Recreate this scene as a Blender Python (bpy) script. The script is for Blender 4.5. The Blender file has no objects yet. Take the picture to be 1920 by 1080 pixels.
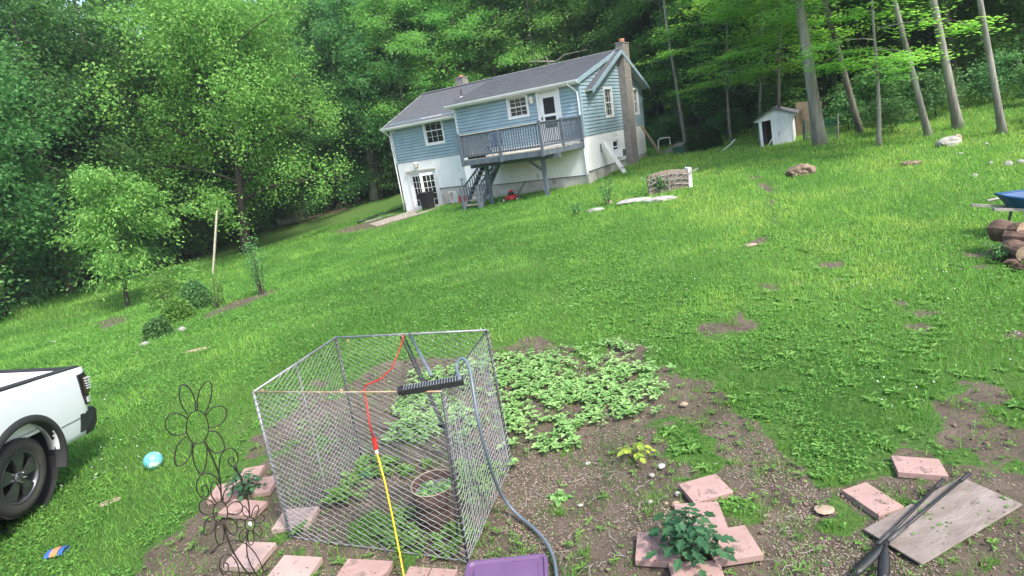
import bpy, math, random
import numpy as np
from math import radians as rad, sin, cos, pi
S = bpy.context.scene
COL = S.collection
random.seed(7)
RN = np.random.default_rng(7)

# ------------------------------------------------------------------ camera
PITCH, ROLL, CH, FPX = rad(15), rad(9), 2.9, 1048.0
cF = np.array([0, cos(PITCH), -sin(PITCH)])
_u = np.array([0, sin(PITCH), cos(PITCH)]); _x = np.array([1., 0, 0])
cU = cos(ROLL)*_u + sin(ROLL)*_x
cX = cos(ROLL)*_x - sin(ROLL)*_u
cC = np.array([0, 0, CH])
cam = bpy.data.cameras.new('camera'); co = bpy.data.objects.new('camera', cam); COL.objects.link(co)
cam.sensor_width = 36; cam.lens = FPX/1920*36; cam.clip_end = 500; cam.clip_start = 0.05
from mathutils import Matrix, Vector
co.matrix_world = Matrix(((cX[0], cU[0], -cF[0], 0), (cX[1], cU[1], -cF[1], 0), (cX[2], cU[2], -cF[2], CH), (0, 0, 0, 1)))
S.camera = co
# ------------------------------------------------------------------ light
SUN_EL, SUN_AZ = rad(54), rad(140)      # azimuth clockwise from +y: sun high, behind and to the right
W = bpy.data.worlds.new('World'); S.world = W; W.use_nodes = True
nt = W.node_tree; bg = nt.nodes['Background']
sky = nt.nodes.new('ShaderNodeTexSky'); sky.sky_type = 'NISHITA'; sky.sun_disc = False
sky.sun_elevation = SUN_EL; sky.sun_rotation = SUN_AZ; sky.dust_density = 3.0; sky.air_density = 1.3; sky.ozone_density = 1.0
nt.links.new(sky.outputs[0], bg.inputs[0]); bg.inputs[1].default_value = 0.15
sl = bpy.data.lights.new('sun', 'SUN'); so = bpy.data.objects.new('sun', sl); COL.objects.link(so)
sl.energy = 2.1; sl.angle = rad(6); sl.color = (1, 0.95, 0.87)
sd = Vector((sin(SUN_AZ)*cos(SUN_EL), cos(SUN_AZ)*cos(SUN_EL), sin(SUN_EL)))
so.rotation_euler = sd.to_track_quat('Z', 'Y').to_euler(); so.location = (10, -10, 30)
S.view_settings.view_transform = 'Standard'; S.view_settings.look = 'None'
S.view_settings.exposure = 1.45; S.view_settings.gamma = 1
S.render.engine = 'CYCLES'
S.cycles.max_bounces = 9; S.cycles.transparent_max_bounces = 8
try: S.cycles.use_denoising = True
except Exception: pass

HAZE = 0.0005
# ------------------------------------------------------------------ numeric helpers
def smooth(t):
    t = np.clip(t, 0, 1); return t*t*(3-2*t)
def vnoise(x, y, s=1.0, seed=0):
    x = np.asarray(x, float)/s+seed*17.3; y = np.asarray(y, float)/s+seed*9.1
    xi = np.floor(x); yi = np.floor(y); fx = x-xi; fy = y-yi
    fx = fx*fx*(3-2*fx); fy = fy*fy*(3-2*fy)
    def h(a, b):
        v = np.sin(a*127.1+b*311.7+seed*74.7)*43758.5453; return v-np.floor(v)
    return (h(xi, yi)*(1-fx)+h(xi+1, yi)*fx)*(1-fy)+(h(xi, yi+1)*(1-fx)+h(xi+1, yi+1)*fx)*fy
def fbm(x, y, s=1.0, seed=0, o=3):
    v = 0; a = .5; t = 0
    for i in range(o):
        v = v+a*vnoise(x, y, s, seed+i); t += a; a *= .5; s *= .47
    return v/t
def TZ(x, y):
    x = np.asarray(x, float); y = np.asarray(y, float)
    far = smooth((y-8)/18)
    z = far*np.clip(.062*x-.13, -1.2, 1.4)-.05*np.clip(-x-3, 0, 14)*smooth(y/6)
    z = z+(fbm(x, y, 2.6, 3)-.5)*.10*smooth((np.hypot(x, y)-3)/6)+np.clip(y-42, 0, 80)*.10
    return z
def ray(px, py): return cF+cX*(px-960)/FPX+cU*(540-py)/FPX
def G(px, py, dz=0):
    "point where the view line of a photograph pixel meets the terrain"
    d = ray(px, py); t = .5; prev = .5
    while t < 120:
        p = cC+d*t
        if p[2] < float(TZ(p[0], p[1]))+dz: break
        prev = t; t += .02*max(1., t*.15)
    for _ in range(12):
        m = (prev+t)/2; p = cC+d*m
        if p[2] < float(TZ(p[0], p[1]))+dz: t = m
        else: prev = m
    return Vector(cC+d*t)
def Vz(px, py, z):
    d = ray(px, py); return Vector(cC+d*(z-CH)/d[2])
def Vy(px, py, y):
    d = ray(px, py); return Vector(cC+d*y/d[1])
def inpoly(x, y, P):
    x = np.asarray(x); y = np.asarray(y); r = np.zeros(x.shape, bool); n = len(P)
    for i in range(n):
        x1, y1 = P[i][0], P[i][1]; x2, y2 = P[(i+1) % n][0], P[(i+1) % n][1]
        c = (y1 > y) != (y2 > y)
        with np.errstate(divide='ignore', invalid='ignore'):
            xx = (x2-x1)*(y-y1)/(y2-y1+1e-12)+x1
        r ^= c & (x < xx)
    return r
def polydist(x, y, P):
    "signed distance, positive inside"
    x = np.asarray(x, float); y = np.asarray(y, float); d = np.full(x.shape, 1e9); n = len(P)
    for i in range(n):
        ax, ay = P[i][0], P[i][1]; bx, by = P[(i+1) % n][0], P[(i+1) % n][1]
        vx, vy = bx-ax, by-ay; t = np.clip(((x-ax)*vx+(y-ay)*vy)/(vx*vx+vy*vy+1e-12), 0, 1)
        d = np.minimum(d, np.hypot(x-ax-t*vx, y-ay-t*vy))
    return np.where(inpoly(x, y, P), d, -d)

# ------------------------------------------------------------------ materials
def mat(name, col, rough=.8, metal=0, col2=None, scale=8, bump=0, bscale=None, detail=4, spec=.3, dist=.02, wear=None, stretch=None):
    m = bpy.data.materials.new(name); m.use_nodes = True; n = m.node_tree.nodes; l = m.node_tree.links
    b = n['Principled BSDF']; b.inputs['Roughness'].default_value = rough; b.inputs['Metallic'].default_value = metal
    b.inputs['Specular IOR Level'].default_value = spec
    b.inputs['Base Color'].default_value = (*col, 1)
    tc = n.new('ShaderNodeTexCoord'); src = tc.outputs['Object']
    if stretch:
        mp = n.new('ShaderNodeMapping'); mp.inputs['Scale'].default_value = stretch; l.new(src, mp.inputs[0]); src = mp.outputs[0]
    if col2 is None: col2 = tuple(c*.8 for c in col)
    no = n.new('ShaderNodeTexNoise'); no.inputs['Scale'].default_value = scale; no.inputs['Detail'].default_value = detail
    l.new(src, no.inputs['Vector'])
    cr = n.new('ShaderNodeValToRGB'); cr.color_ramp.elements[0].position = .32; cr.color_ramp.elements[1].position = .68
    cr.color_ramp.elements[0].color = (*col2, 1); cr.color_ramp.elements[1].color = (*col, 1)
    l.new(no.outputs[0], cr.inputs[0]); out = cr.outputs[0]
    if wear:
        n2 = n.new('ShaderNodeTexNoise'); n2.inputs['Scale'].default_value = wear[1]; n2.inputs['Detail'].default_value = 5; l.new(src, n2.inputs['Vector'])
        r2 = n.new('ShaderNodeMapRange'); r2.inputs[1].default_value = wear[2]; r2.inputs[2].default_value = wear[2]+.1; l.new(n2.outputs[0], r2.inputs[0])
        mx = n.new('ShaderNodeMix'); mx.data_type = 'RGBA'; l.new(r2.outputs[0], mx.inputs[0]); l.new(out, mx.inputs[6]); mx.inputs[7].default_value = (*wear[0], 1); out = mx.outputs[2]
    l.new(out, b.inputs['Base Color'])
    if bump:
        nb = n.new('ShaderNodeTexNoise'); nb.inputs['Scale'].default_value = bscale or scale*3; nb.inputs['Detail'].default_value = 6; l.new(src, nb.inputs['Vector'])
        bu = n.new('ShaderNodeBump'); bu.inputs['Strength'].default_value = bump; bu.inputs['Distance'].default_value = dist
        l.new(nb.outputs[0], bu.inputs['Height']); l.new(bu.outputs[0], b.inputs['Normal'])
    return m
def leafmat(name, c1, c2, c3=None, trans=.35, rough=.55, vary=.12):
    "foliage: colour from the per-leaf attribute tint, light passing through the blade"
    m = bpy.data.materials.new(name); m.use_nodes = True; n = m.node_tree.nodes; l = m.node_tree.links
    b = n['Principled BSDF']; b.inputs['Roughness'].default_value = rough; b.inputs['Specular IOR Level'].default_value = .12
    at = n.new('ShaderNodeAttribute'); at.attribute_name = 'tint'
    mx = n.new('ShaderNodeValToRGB'); e_ = mx.color_ramp.elements; e_[0].color = (*c1, 1); e_[0].position = 0; e_[1].color = (*(c3 or c2), 1); e_[1].position = 1; k_ = e_.new(.72 if c3 else .999); k_.color = (*c2, 1); l.new(at.outputs['Fac'], mx.inputs[0])
    oi = n.new('ShaderNodeObjectInfo'); hs = n.new('ShaderNodeHueSaturation')
    mr = n.new('ShaderNodeMapRange'); mr.inputs[3].default_value = .5-vary*.045; mr.inputs[4].default_value = .5+vary*.045; l.new(oi.outputs['Random'], mr.inputs[0]); l.new(mr.outputs[0], hs.inputs['Hue'])
    mv = n.new('ShaderNodeMapRange'); mv.inputs[3].default_value = 1-vary; mv.inputs[4].default_value = 1+vary; l.new(oi.outputs['Random'], mv.inputs[0]); l.new(mv.outputs[0], hs.inputs['Value'])
    l.new(mx.outputs[0], hs.inputs['Color']); l.new(hs.outputs[0], b.inputs['Base Color'])
    tr = n.new('ShaderNodeBsdfTranslucent'); hs2 = n.new('ShaderNodeHueSaturation'); hs2.inputs['Value'].default_value = 1.5; hs2.inputs['Saturation'].default_value = 1.1
    l.new(hs.outputs[0], hs2.inputs['Color']); l.new(hs2.outputs[0], tr.inputs[0])
    ms = n.new('ShaderNodeMixShader'); ms.inputs[0].default_value = trans; l.new(b.outputs[0], ms.inputs[1]); l.new(tr.outputs[0], ms.inputs[2])
    l.new(ms.outputs[0], n['Material Output'].inputs[0])
    return m
M = {}
M['siding'] = mat('blue_vinyl_siding', (.275, .375, .435), .5, col2=(.215, .305, .36), scale=1.3, detail=7, wear=((.22, .29, .31), 2.2, .64))
M['white'] = mat('white_paint', (.72, .73, .74), .5, col2=(.62, .63, .64), scale=3)
M['whitewall'] = mat('white_painted_panel', (.78, .79, .80), .7, col2=(.68, .69, .70), scale=1.0, wear=((.50, .50, .45), 2.0, .63))
M['concrete'] = mat('painted_foundation', (.55, .53, .50), .85, col2=(.38, .36, .33), scale=2, bump=.3, bscale=20, wear=((.26, .22, .18), 1.4, .62))
M['shingle'] = mat('grey_asphalt_shingles', (.135, .14, .155), .9, col2=(.085, .089, .10), scale=30, bump=.6, bscale=60, stretch=(1, .6, .6))
M['block'] = mat('grey_block', (.27, .25, .23), .9, col2=(.19, .175, .16), scale=5, bump=.4, bscale=30)
M['mortar'] = mat('mortar', (.20, .19, .18), .95, bump=.3)
M['terra'] = mat('orange_clay_flue', (.40, .17, .10), .8, bump=.2)
M['glass'] = mat('dark_window_glass', (.012, .014, .016), .06, spec=.6, scale=1)
M['screen_and_shade'] = mat('insect_screen_and_room_shade', (.015, .016, .018), .6)  # storm door screen, and the painted shade of the room behind the french doors
M['bluewood'] = mat('blue_grey_painted_wood', (.115, .14, .17), .7, col2=(.072, .088, .11), scale=6, bump=.3, stretch=(1, 1, .3), wear=((.17, .17, .17), 5, .66))
M['greywood'] = mat('weathered_wood', (.30, .28, .25), .85, col2=(.20, .185, .165), scale=8, bump=.5, stretch=(1, 1, .2))
M['paleboard'] = mat('bare_pale_board', (.56, .52, .42), .8, col2=(.40, .36, .29), scale=8, bump=.3)
M['black'] = mat('black_plastic', (.018, .019, .021), .45, col2=(.012, .012, .013), scale=6, bump=.1, spec=.4)
M['iron'] = mat('black_wrought_iron', (.012, .012, .013), .5, col2=(.03, .022, .016), scale=25)
M['galv'] = mat('galvanized_wire', (.28, .285, .295), .5, metal=.3, col2=(.17, .175, .185), scale=9, spec=.5)
M['rustwire'] = mat('rusty_wire', (.30, .17, .09), .8, col2=(.36, .30, .24), scale=12)
M['darkpole'] = mat('dark_steel_pole', (.045, .045, .048), .5, metal=.3, col2=(.09, .09, .09), scale=14)
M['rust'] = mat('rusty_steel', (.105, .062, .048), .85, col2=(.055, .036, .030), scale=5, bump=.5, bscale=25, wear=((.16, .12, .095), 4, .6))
M['hose'] = mat('grey_blue_hose', (.115, .15, .185), .4, col2=(.09, .115, .145), scale=6, spec=.5)
M['redcord'] = mat('red_cord', (.42, .03, .025), .45)
M['yellowcord'] = mat('yellow_cord', (.72, .46, .02), .45)
M['purple'] = mat('purple_plastic', (.125, .07, .155), .45, col2=(.105, .055, .13), scale=5, spec=.45, wear=((.28, .24, .26), 7, .72))
M['paver'] = mat('pink_concrete_paver', (.34, .225, .205), .9, col2=(.27, .175, .155), scale=5, bump=.35, bscale=70, dist=.006, wear=((.17, .12, .10), 7, .56))
M['paver2'] = mat('pale_pink_concrete_paver', (.38, .28, .255), .9, col2=(.31, .22, .20), scale=4, bump=.35, bscale=70, dist=.006, wear=((.22, .16, .12), 7, .68))
M['plywood'] = mat('weathered_plywood', (.235, .20, .18), .9, col2=(.15, .122, .108), scale=3.5, bump=.3, bscale=18, stretch=(1, 3, 1), wear=((.13, .10, .08), 5, .62))
M['stone'] = mat('grey_fieldstone', (.33, .315, .30), .9, col2=(.19, .18, .165), scale=5, bump=.6, bscale=14, wear=((.12, .14, .08), 5, .64))
M['palestone'] = mat('pale_stone', (.38, .37, .345), .9, col2=(.22, .21, .195), scale=5, bump=.6, bscale=14)
M['tanstone'] = mat('tan_stone', (.36, .28, .21), .9, col2=(.24, .18, .13), scale=6, bump=.5, bscale=18)
M['bark'] = mat('grey_bark', (.19, .17, .14), .95, col2=(.075, .063, .05), scale=5, bump=.9, bscale=12, stretch=(1, 1, .16), dist=.05)
M['palebark'] = mat('pale_grey_bark', (.36, .335, .30), .95, col2=(.12, .11, .095), scale=3, wear=((.13, .16, .09), 1.6, .58), bump=1.0, bscale=11, stretch=(1, 1, .16), dist=.04)
M['darkbark'] = mat('dark_bark', (.075, .062, .052), .95, col2=(.04, .034, .028), scale=6, bump=.9, bscale=14, stretch=(1, 1, .16), dist=.05)
M['stump'] = mat('rotting_wood', (.24, .18, .125), .95, col2=(.085, .062, .048), scale=5, bump=.9, bscale=16, stretch=(1, 1, .3))
M['logend'] = mat('cut_log_end', (.34, .25, .17), .9, col2=(.20, .14, .095), scale=9, bump=.4)
M['logbark'] = mat('log_bark', (.15, .095, .07), .95, col2=(.07, .045, .035), scale=7, bump=.9, bscale=16)
M['truckwhite'] = mat('white_truck_paint', (.72, .74, .78), .2, col2=(.66, .68, .72), scale=1.2, spec=.6, wear=((.46, .46, .44), 3, .70))
M['tyre'] = mat('tyre_rubber', (.035, .034, .033), .8, col2=(.055, .05, .045), scale=6, bump=.3)
M['trim'] = mat('black_textured_trim', (.03, .031, .033), .6, bump=.15, bscale=120)
M['rim'] = mat('dark_alloy', (.11, .112, .12), .3, metal=.6)
M['chrome'] = mat('chrome_nut', (.6, .6, .62), .15, metal=1)
M['redlens'] = mat('smoked_lens', (.03, .016, .016), .12, spec=.7)
M['clearlens'] = mat('clear_lens', (.55, .56, .58), .15, spec=.7)
M['bluetray'] = mat('blue_plastic_tray', (.014, .075, .20), .45, col2=(.012, .06, .16), scale=4)
M['red'] = mat('red_plastic', (.42, .02, .02), .4)
M['orange'] = mat('orange_cloth', (.62, .22, .10), .85)
M['blue'] = mat('blue_cloth', (.035, .11, .38), .85)
M['towel'] = mat('blue_grey_cloth', (.07, .10, .19), .9, bump=.3)
M['brownpanel'] = mat('brown_weathered_plastic', (.27, .22, .175), .8, col2=(.16, .125, .10), scale=5, bump=.5)
M['path'] = mat('concrete_path', (.36, .32, .28), .9, col2=(.24, .20, .17), scale=2, bump=.4)
M['shedwhite'] = mat('shed_white_board', (.74, .74, .76), .8, col2=(.58, .58, .60), scale=3, stretch=(1, 1, .3), wear=((.30, .28, .25), 4, .64))
M['tan'] = mat('tan_plywood', (.30, .22, .15), .85, bump=.2)
M['green'] = mat('green_plastic', (.02, .08, .05), .5)
M['net'] = mat('green_netting', (.05, .22, .16), .6)
M['brass'] = mat('brass', (.55, .38, .16), .35, metal=.5)
M['cream'] = mat('cream_glass', (.72, .68, .58), .3)

L = {}
L['wood'] = leafmat('woodland_leaves', (.046, .128, .042), (.125, .25, .075), trans=.48, vary=.28)
L['woodsunlit'] = leafmat('sunlit_woodland_leaves', (.15, .33, .065), (.34, .56, .12), trans=.5, vary=.2)  # leaf colour raised to carry the sun falling on the low boughs
L['maple'] = leafmat('maple_leaves', (.088, .235, .052), (.24, .44, .10), vary=.05)
L['wood2'] = leafmat('light_woodland_leaves', (.082, .205, .055), (.20, .37, .09), trans=.5, vary=.28)
L['cherry'] = leafmat('cherry_leaves', (.09, .235, .055), (.25, .44, .11), vary=.05)
L['shrub'] = leafmat('shrub_leaves', (.06, .16, .055), (.15, .29, .10), vary=.2)
L['darkshrub'] = leafmat('dark_shrub_leaves', (.018, .05, .015), (.05, .11, .03), vary=.1)
L['grass'] = leafmat('lawn_grass_blades', (.065, .175, .034), (.20, .39, .075), (.33, .46, .10), trans=.35)
L['clover'] = leafmat('clover_leaves', (.055, .18, .036), (.20, .41, .09), trans=.3)
L['bean'] = leafmat('pale_seedling_leaves', (.10, .24, .06), (.33, .52, .20), trans=.3)
L['weed'] = leafmat('broad_weed_leaves', (.07, .17, .035), (.17, .31, .075), trans=.3)
L['tomato'] = leafmat('tomato_leaves', (.020, .065, .030), (.05, .125, .055), trans=.15)
L['yellow'] = leafmat('yellow_green_leaves', (.18, .30, .05), (.36, .42, .06), trans=.3)
L['petal'] = leafmat('white_clover_heads', (.5, .52, .48), (.7, .7, .66), trans=.1)

# ------------------------------------------------------------------ mesh builder
class MB:
    def __init__(s): s.v = []; s.f = []
    def add(s, vs, fs):
        o = len(s.v); s.v += [tuple(map(float, p)) for p in vs]; s.f += [tuple(i+o for i in q) for q in fs]; return s
    def box(s, x0, x1, y0, y1, z0, z1):
        return s.add([(x0, y0, z0), (x1, y0, z0), (x1, y1, z0), (x0, y1, z0), (x0, y0, z1), (x1, y0, z1), (x1, y1, z1), (x0, y1, z1)],
                     [(0, 3, 2, 1), (4, 5, 6, 7), (0, 1, 5, 4), (1, 2, 6, 5), (2, 3, 7, 6), (3, 0, 4, 7)])
    def beam(s, a, b, w, h, up=(0, 0, 1)):
        a = Vector(a); b = Vector(b); d = (b-a).normalized(); sx = d.cross(Vector(up))
        if sx.length < 1e-4: sx = d.cross(Vector((1, 0, 0)))
        sx.normalize(); sz = sx.cross(d)
        P = [p+sx*i*w/2+sz*j*h/2 for p in (a, b) for i, j in ((-1, -1), (1, -1), (1, 1), (-1, 1))]
        return s.add(P, [(0, 1, 2, 3), (7, 6, 5, 4), (0, 4, 5, 1), (1, 5, 6, 2), (2, 6, 7, 3), (3, 7, 4, 0)])
    def tube(s, pts, r, n=8, cap=True, closed=False):
        pts = [Vector(p) for p in pts]; m = len(pts); R = r if hasattr(r, '__len__') else [r]*m
        o = []; prev = None
        for i, p in enumerate(pts):
            if closed: d = pts[(i+1) % m]-pts[i-1]
            else: d = pts[min(i+1, m-1)]-pts[max(i-1, 0)]
            if d.length < 1e-9: d = Vector((0, 0, 1))
            d.normalize()
            if prev is None:
                a = Vector((0, 0, 1)) if abs(d.z) < .9 else Vector((1, 0, 0)); u = d.cross(a).normalized()
            else:
                u = (prev-d*prev.dot(d)); u = u.normalized() if u.length > 1e-6 else d.orthogonal().normalized()
            prev = u; w = d.cross(u)
            o += [p+(u*cos(2*pi*k/n)+w*sin(2*pi*k/n))*R[i] for k in range(n)]
        f = []
        for i in range(m if closed else m-1):
            j = (i+1) % m
            f += [(i*n+k, i*n+(k+1) % n, j*n+(k+1) % n, j*n+k) for k in range(n)]
        if cap and not closed:
            f.append(tuple(range(n-1, -1, -1))); f.append(tuple((m-1)*n+k for k in range(n)))
        return s.add(o, f)
    def lathe(s, prof, c=(0, 0, 0), n=24, axis='z', ang=2*pi):
        o = []; full = abs(ang-2*pi) < 1e-6; nn = n if full else n+1
        for r, h in prof:
            for k in range(nn):
                a = ang*k/n; x, y = r*cos(a), r*sin(a)
                p = (x, y, h) if axis == 'z' else ((x, h, y) if axis == 'y' else (h, x, y))
                o.append((p[0]+c[0], p[1]+c[1], p[2]+c[2]))
        f = []
        for i in range(len(prof)-1):
            for k in range(n):
                k2 = (k+1) % nn if full else k+1
                f.append((i*nn+k, i*nn+k2, (i+1)*nn+k2, (i+1)*nn+k))
        return s.add(o, f)
    def prism(s, poly, ext):
        "polygon (3D points) extruded by the vector ext"
        n = len(poly); P = [Vector(p) for p in poly]; e = Vector(ext)
        return s.add(P+[p+e for p in P], [tuple(range(n))[::-1], tuple(range(n, 2*n))]+[(i, (i+1) % n, n+(i+1) % n, n+i) for i in range(n)])
    def rock(s, c, sx, sy, sz, seed=0, sub=2, rot=0, rough=.22):
        import bmesh
        bm = bmesh.new(); bmesh.ops.create_icosphere(bm, subdivisions=sub, radius=1); r = random.Random(seed)
        cuts = [(Vector((r.gauss(0, 1), r.gauss(0, 1), r.gauss(0, .8))).normalized(), r.uniform(.6, .9)) for _ in range(7)]
        vs = []
        for v in bm.verts:
            p = v.co.copy()
            for nrm, dd in cuts:
                k = p.dot(nrm)-dd
                if k > 0: p -= nrm*k*.85
            p *= 1+(r.random()-.5)*rough*.5
            x, y = p.x*sx, p.y*sy
            vs.append((c[0]+x*cos(rot)-y*sin(rot), c[1]+x*sin(rot)+y*cos(rot), c[2]+p.z*sz))
        fs = [tuple(v.index for v in f.verts) for f in bm.faces]; bm.free(); return s.add(vs, fs)
    def build(s, name, m, parent=None, sm=False, bevel=0):
        me = bpy.data.meshes.new(name); me.from_pydata(s.v, [], s.f); me.materials.append(m)
        if sm: me.shade_smooth()
        o = bpy.data.objects.new(name, me); COL.objects.link(o)
        if parent is not None: o.parent = parent
        if bevel:
            b = o.modifiers.new('bevel', 'BEVEL'); b.width = bevel; b.segments = 2; b.limit_method = 'ANGLE'
        return o
def tag(o, label=None, cat=None, group=None, kind=None):
    if label: o['label'] = label
    if cat: o['category'] = cat
    if group: o['group'] = group
    if kind: o['kind'] = kind
    return o
def empty(name, loc, label, cat, group=None, rz=0):
    o = bpy.data.objects.new(name, None); COL.objects.link(o); o.location = loc; o.rotation_euler = (0, 0, rz); o.empty_display_size = .2
    return tag(o, label, cat, group)
def copy_tree(o, parent=None):
    c = o.copy(); COL.objects.link(c); c.parent = parent
    for ch in list(o.children): copy_tree(ch, c)
    return c
def inst(name, me, parent, loc=(0, 0, 0), rot=(0, 0, 0), sc=(1, 1, 1)):
    o = bpy.data.objects.new(name, me); COL.objects.link(o); o.parent = parent; o.location = loc; o.rotation_euler = rot; o.scale = sc; return o
def arrmesh(name, v, nper, m, tint=None, faces=None):
    "mesh from big arrays: faces of nper corners, consecutive vertices unless faces is given"
    me = bpy.data.meshes.new(name); v = np.asarray(v, np.float32).reshape(-1, 3); n = len(v)
    f = np.arange(n, dtype=np.int32) if faces is None else np.asarray(faces, np.int32).ravel()
    nf = len(f)//nper
    me.vertices.add(n); me.vertices.foreach_set('co', v.ravel())
    me.loops.add(len(f)); me.loops.foreach_set('vertex_index', f)
    me.polygons.add(nf); me.polygons.foreach_set('loop_start', np.arange(0, nf*nper, nper, dtype=np.int32))
    try: me.polygons.foreach_set('loop_total', np.full(nf, nper, np.int32))
    except Exception: pass
    me.update(calc_edges=True)
    if tint is not None:
        a = me.attributes.new('tint', 'FLOAT', 'POINT'); a.data.foreach_set('value', np.asarray(tint, np.float32).ravel())
    me.materials.append(m); return me
def leaves(P, size, aspect, up, rng, droop=0.0, outward=None, ws=None):
    "one folded rhombic leaf (2 triangles as a quad) at each point of P"
    n = len(P); nr = rng.normal(0, 1, (n, 3)); nr /= np.linalg.norm(nr, axis=1)[:, None]
    N = nr*(1-up)+np.array([0, 0, 1.])*up; N /= np.linalg.norm(N, axis=1)[:, None]+1e-9
    D = rng.normal(0, 1, (n, 3))
    if outward is not None: D = D*.6+outward
    D[:, 2] -= droop
    D -= N*(D*N).sum(1)[:, None]; D /= np.linalg.norm(D, axis=1)[:, None]+1e-9
    B = np.cross(N, D); s = (size*rng.uniform(.65, 1.3, n))[:, None] if ws is None else ws[:, None]
    w = s*aspect*.5
    return np.stack([P, P+D*s*.45+B*w+N*s*.05, P+D*s-N*s*.12, P+D*s*.45-B*w+N*s*.05], 1)

# ------------------------------------------------------------------ ground masks (real patches of bare soil)
def gp(L_): return [tuple(G(*p)[:2]) for p in L_]
SOIL = [gp([(880, 660), (1000, 640), (1130, 640), (1235, 680), (1290, 705), (1350, 720), (1415, 800), (1390, 850), (1300, 862), (1285, 890), (1400, 885), (1460, 925), (1560, 915), (1650, 905), (1700, 830), (1800, 800), (1990, 760), (2300, 1000), (2300, 1500), (200, 1500), (260, 1080), (330, 1010), (385, 960), (430, 880), (500, 845), (560, 760), (640, 700), (780, 660)]),
        gp([(1740, 790), (1800, 760), (1960, 740), (1960, 800), (1780, 815)]),
        gp([(1345, 614), (1370, 611), (1340, 620), (1290, 642), (1250, 655), (1290, 638)]),
        gp([(375, 597), (420, 573), (480, 552), (545, 535), (520, 548), (440, 580), (380, 603)]),
        gp([(170, 610), (220, 590), (250, 600), (200, 622)]),
        gp([(620, 435), (690, 415), (770, 397), (800, 400), (720, 425), (640, 440)]),
        gp([(1404, 326), (1422, 325), (1455, 362), (1446, 368)]), gp([(1444, 372), (1452, 372), (1448, 432), (1440, 440)]), gp([(1398, 457), (1440, 440), (1436, 458), (1405, 464)]),
        gp([(330, 470), (400, 455), (420, 452), (360, 490), (320, 480)]),
        gp([(1850, 480), (1930, 470), (1930, 510), (1880, 510)])]
TURF = [gp([(1270, 870), (1330, 840), (1380, 835), (1480, 830), (1560, 850), (1590, 890), (1510, 915), (1450, 905), (1390, 895), (1290, 905)]),
        gp([(1590, 850), (1700, 830), (1760, 840), (1790, 850), (1740, 870), (1760, 895), (1700, 905), (1620, 900), (1580, 870)]),
        gp([(1440, 770), (1560, 800), (1640, 850), (1480, 835)]),
        gp([(1380, 925), (1430, 905), (1470, 935), (1380, 945)]), gp([(1560, 955), (1590, 930), (1650, 970), (1630, 985), (1570, 985)]),
        gp([(470, 770), (500, 760), (560, 960), (700, 1010), (880, 1030), (860, 1055), (700, 1035), (560, 1010)])]
def soil(x, y):
    x = np.asarray(x, float); y = np.asarray(y, float); d = np.full(x.shape, -9.)
    for P in SOIL: d = np.maximum(d, polydist(x, y, P))
    for P in TURF: d = np.minimum(d, -polydist(x, y, P)*.6+.03+(fbm(x, y, .3, 9)-.5)*.5)
    r = np.hypot(x, y); k = .22+.02*r
    d = np.where(y > 9, d*1.6-.12, d)
    return d+(fbm(x, y, .55, 5, 4)-.5)*np.where(y > 9, 2.0, 4.2)*k+(fbm(x, y, .28, 6, 3)-.5)*.5
def bare(x, y):
    "thin worn spots scattered over the right-hand lawn"
    return smooth((fbm(x, y, .7, 21)-.73)/.1)*smooth((x+.5)/2)*smooth((13-y)/5)

# ------------------------------------------------------------------ setting: terrain
def axis(a, b, fine0, fine1, st, gr):
    L_ = [fine0]; d = st
    while L_[-1] < fine1: L_.append(L_[-1]+st)
    hi = L_[-1]
    while hi < b: d *= gr; hi += d; L_.append(hi)
    d = st; lo = fine0; Q = []
    while lo > a: d *= gr; lo -= d; Q.append(lo)
    return np.array(Q[::-1]+L_)
xs = axis(-95, 95, -6, 6, .05, 1.045); ys = axis(-12, 120, 2, 9, .05, 1.04)
GX, GY = np.meshgrid(xs, ys); ny, nx = GX.shape
sv = soil(GX, GY); SM = smooth((sv+.20)/.34)*(.55+.45*smooth((sv+.02)/.2)); SM = np.maximum(SM, bare(GX, GY)*.8)
GZ = TZ(GX, GY)+SM*((fbm(GX, GY, .22, 11, 4)-.5)*.075-.018)*smooth((14-np.hypot(GX, GY))/6)
idx = np.arange(ny*nx).reshape(ny, nx)
fc = np.stack([idx[:-1, :-1], idx[:-1, 1:], idx[1:, 1:], idx[1:, :-1]], -1).reshape(-1, 4)
gm = bpy.data.materials.new('lawn_and_soil'); gm.use_nodes = True; n = gm.node_tree.nodes; l = gm.node_tree.links; b = n['Principled BSDF']; b.inputs['Roughness'].default_value = .95; b.inputs['Specular IOR Level'].default_value = .1
def nz(sc, det=5, rough=.6):
    t = n.new('ShaderNodeTexNoise'); t.inputs['Scale'].default_value = sc; t.inputs['Detail'].default_value = det; t.inputs['Roughness'].default_value = rough
    l.new(gtc.outputs['Object'], t.inputs['Vector']); return t.outputs[0]
def ramp(f, *st):
    r = n.new('ShaderNodeValToRGB'); e = r.color_ramp.elements
    while len(e) < len(st): e.new(.5)
    for k, (p, c) in enumerate(st): e[k].position = p; e[k].color = (*c, 1)
    l.new(f, r.inputs[0]); return r.outputs[0]
def mixc(f, a, b_):
    m = n.new('ShaderNodeMix'); m.data_type = 'RGBA'; l.new(f, m.inputs[0]); l.new(a, m.inputs[6]); l.new(b_, m.inputs[7]); return m.outputs[2]
gtc = n.new('ShaderNodeTexCoord')
soilc = mixc(ramp(nz(38, 6, .75), (.35, (0, 0, 0)), (.65, (1, 1, 1))), ramp(nz(1.7), (.3, (.050, .040, .030)), (.7, (.110, .086, .065))), ramp(nz(2.3), (.3, (.098, .079, .062)), (.7, (.195, .158, .124))))
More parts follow.
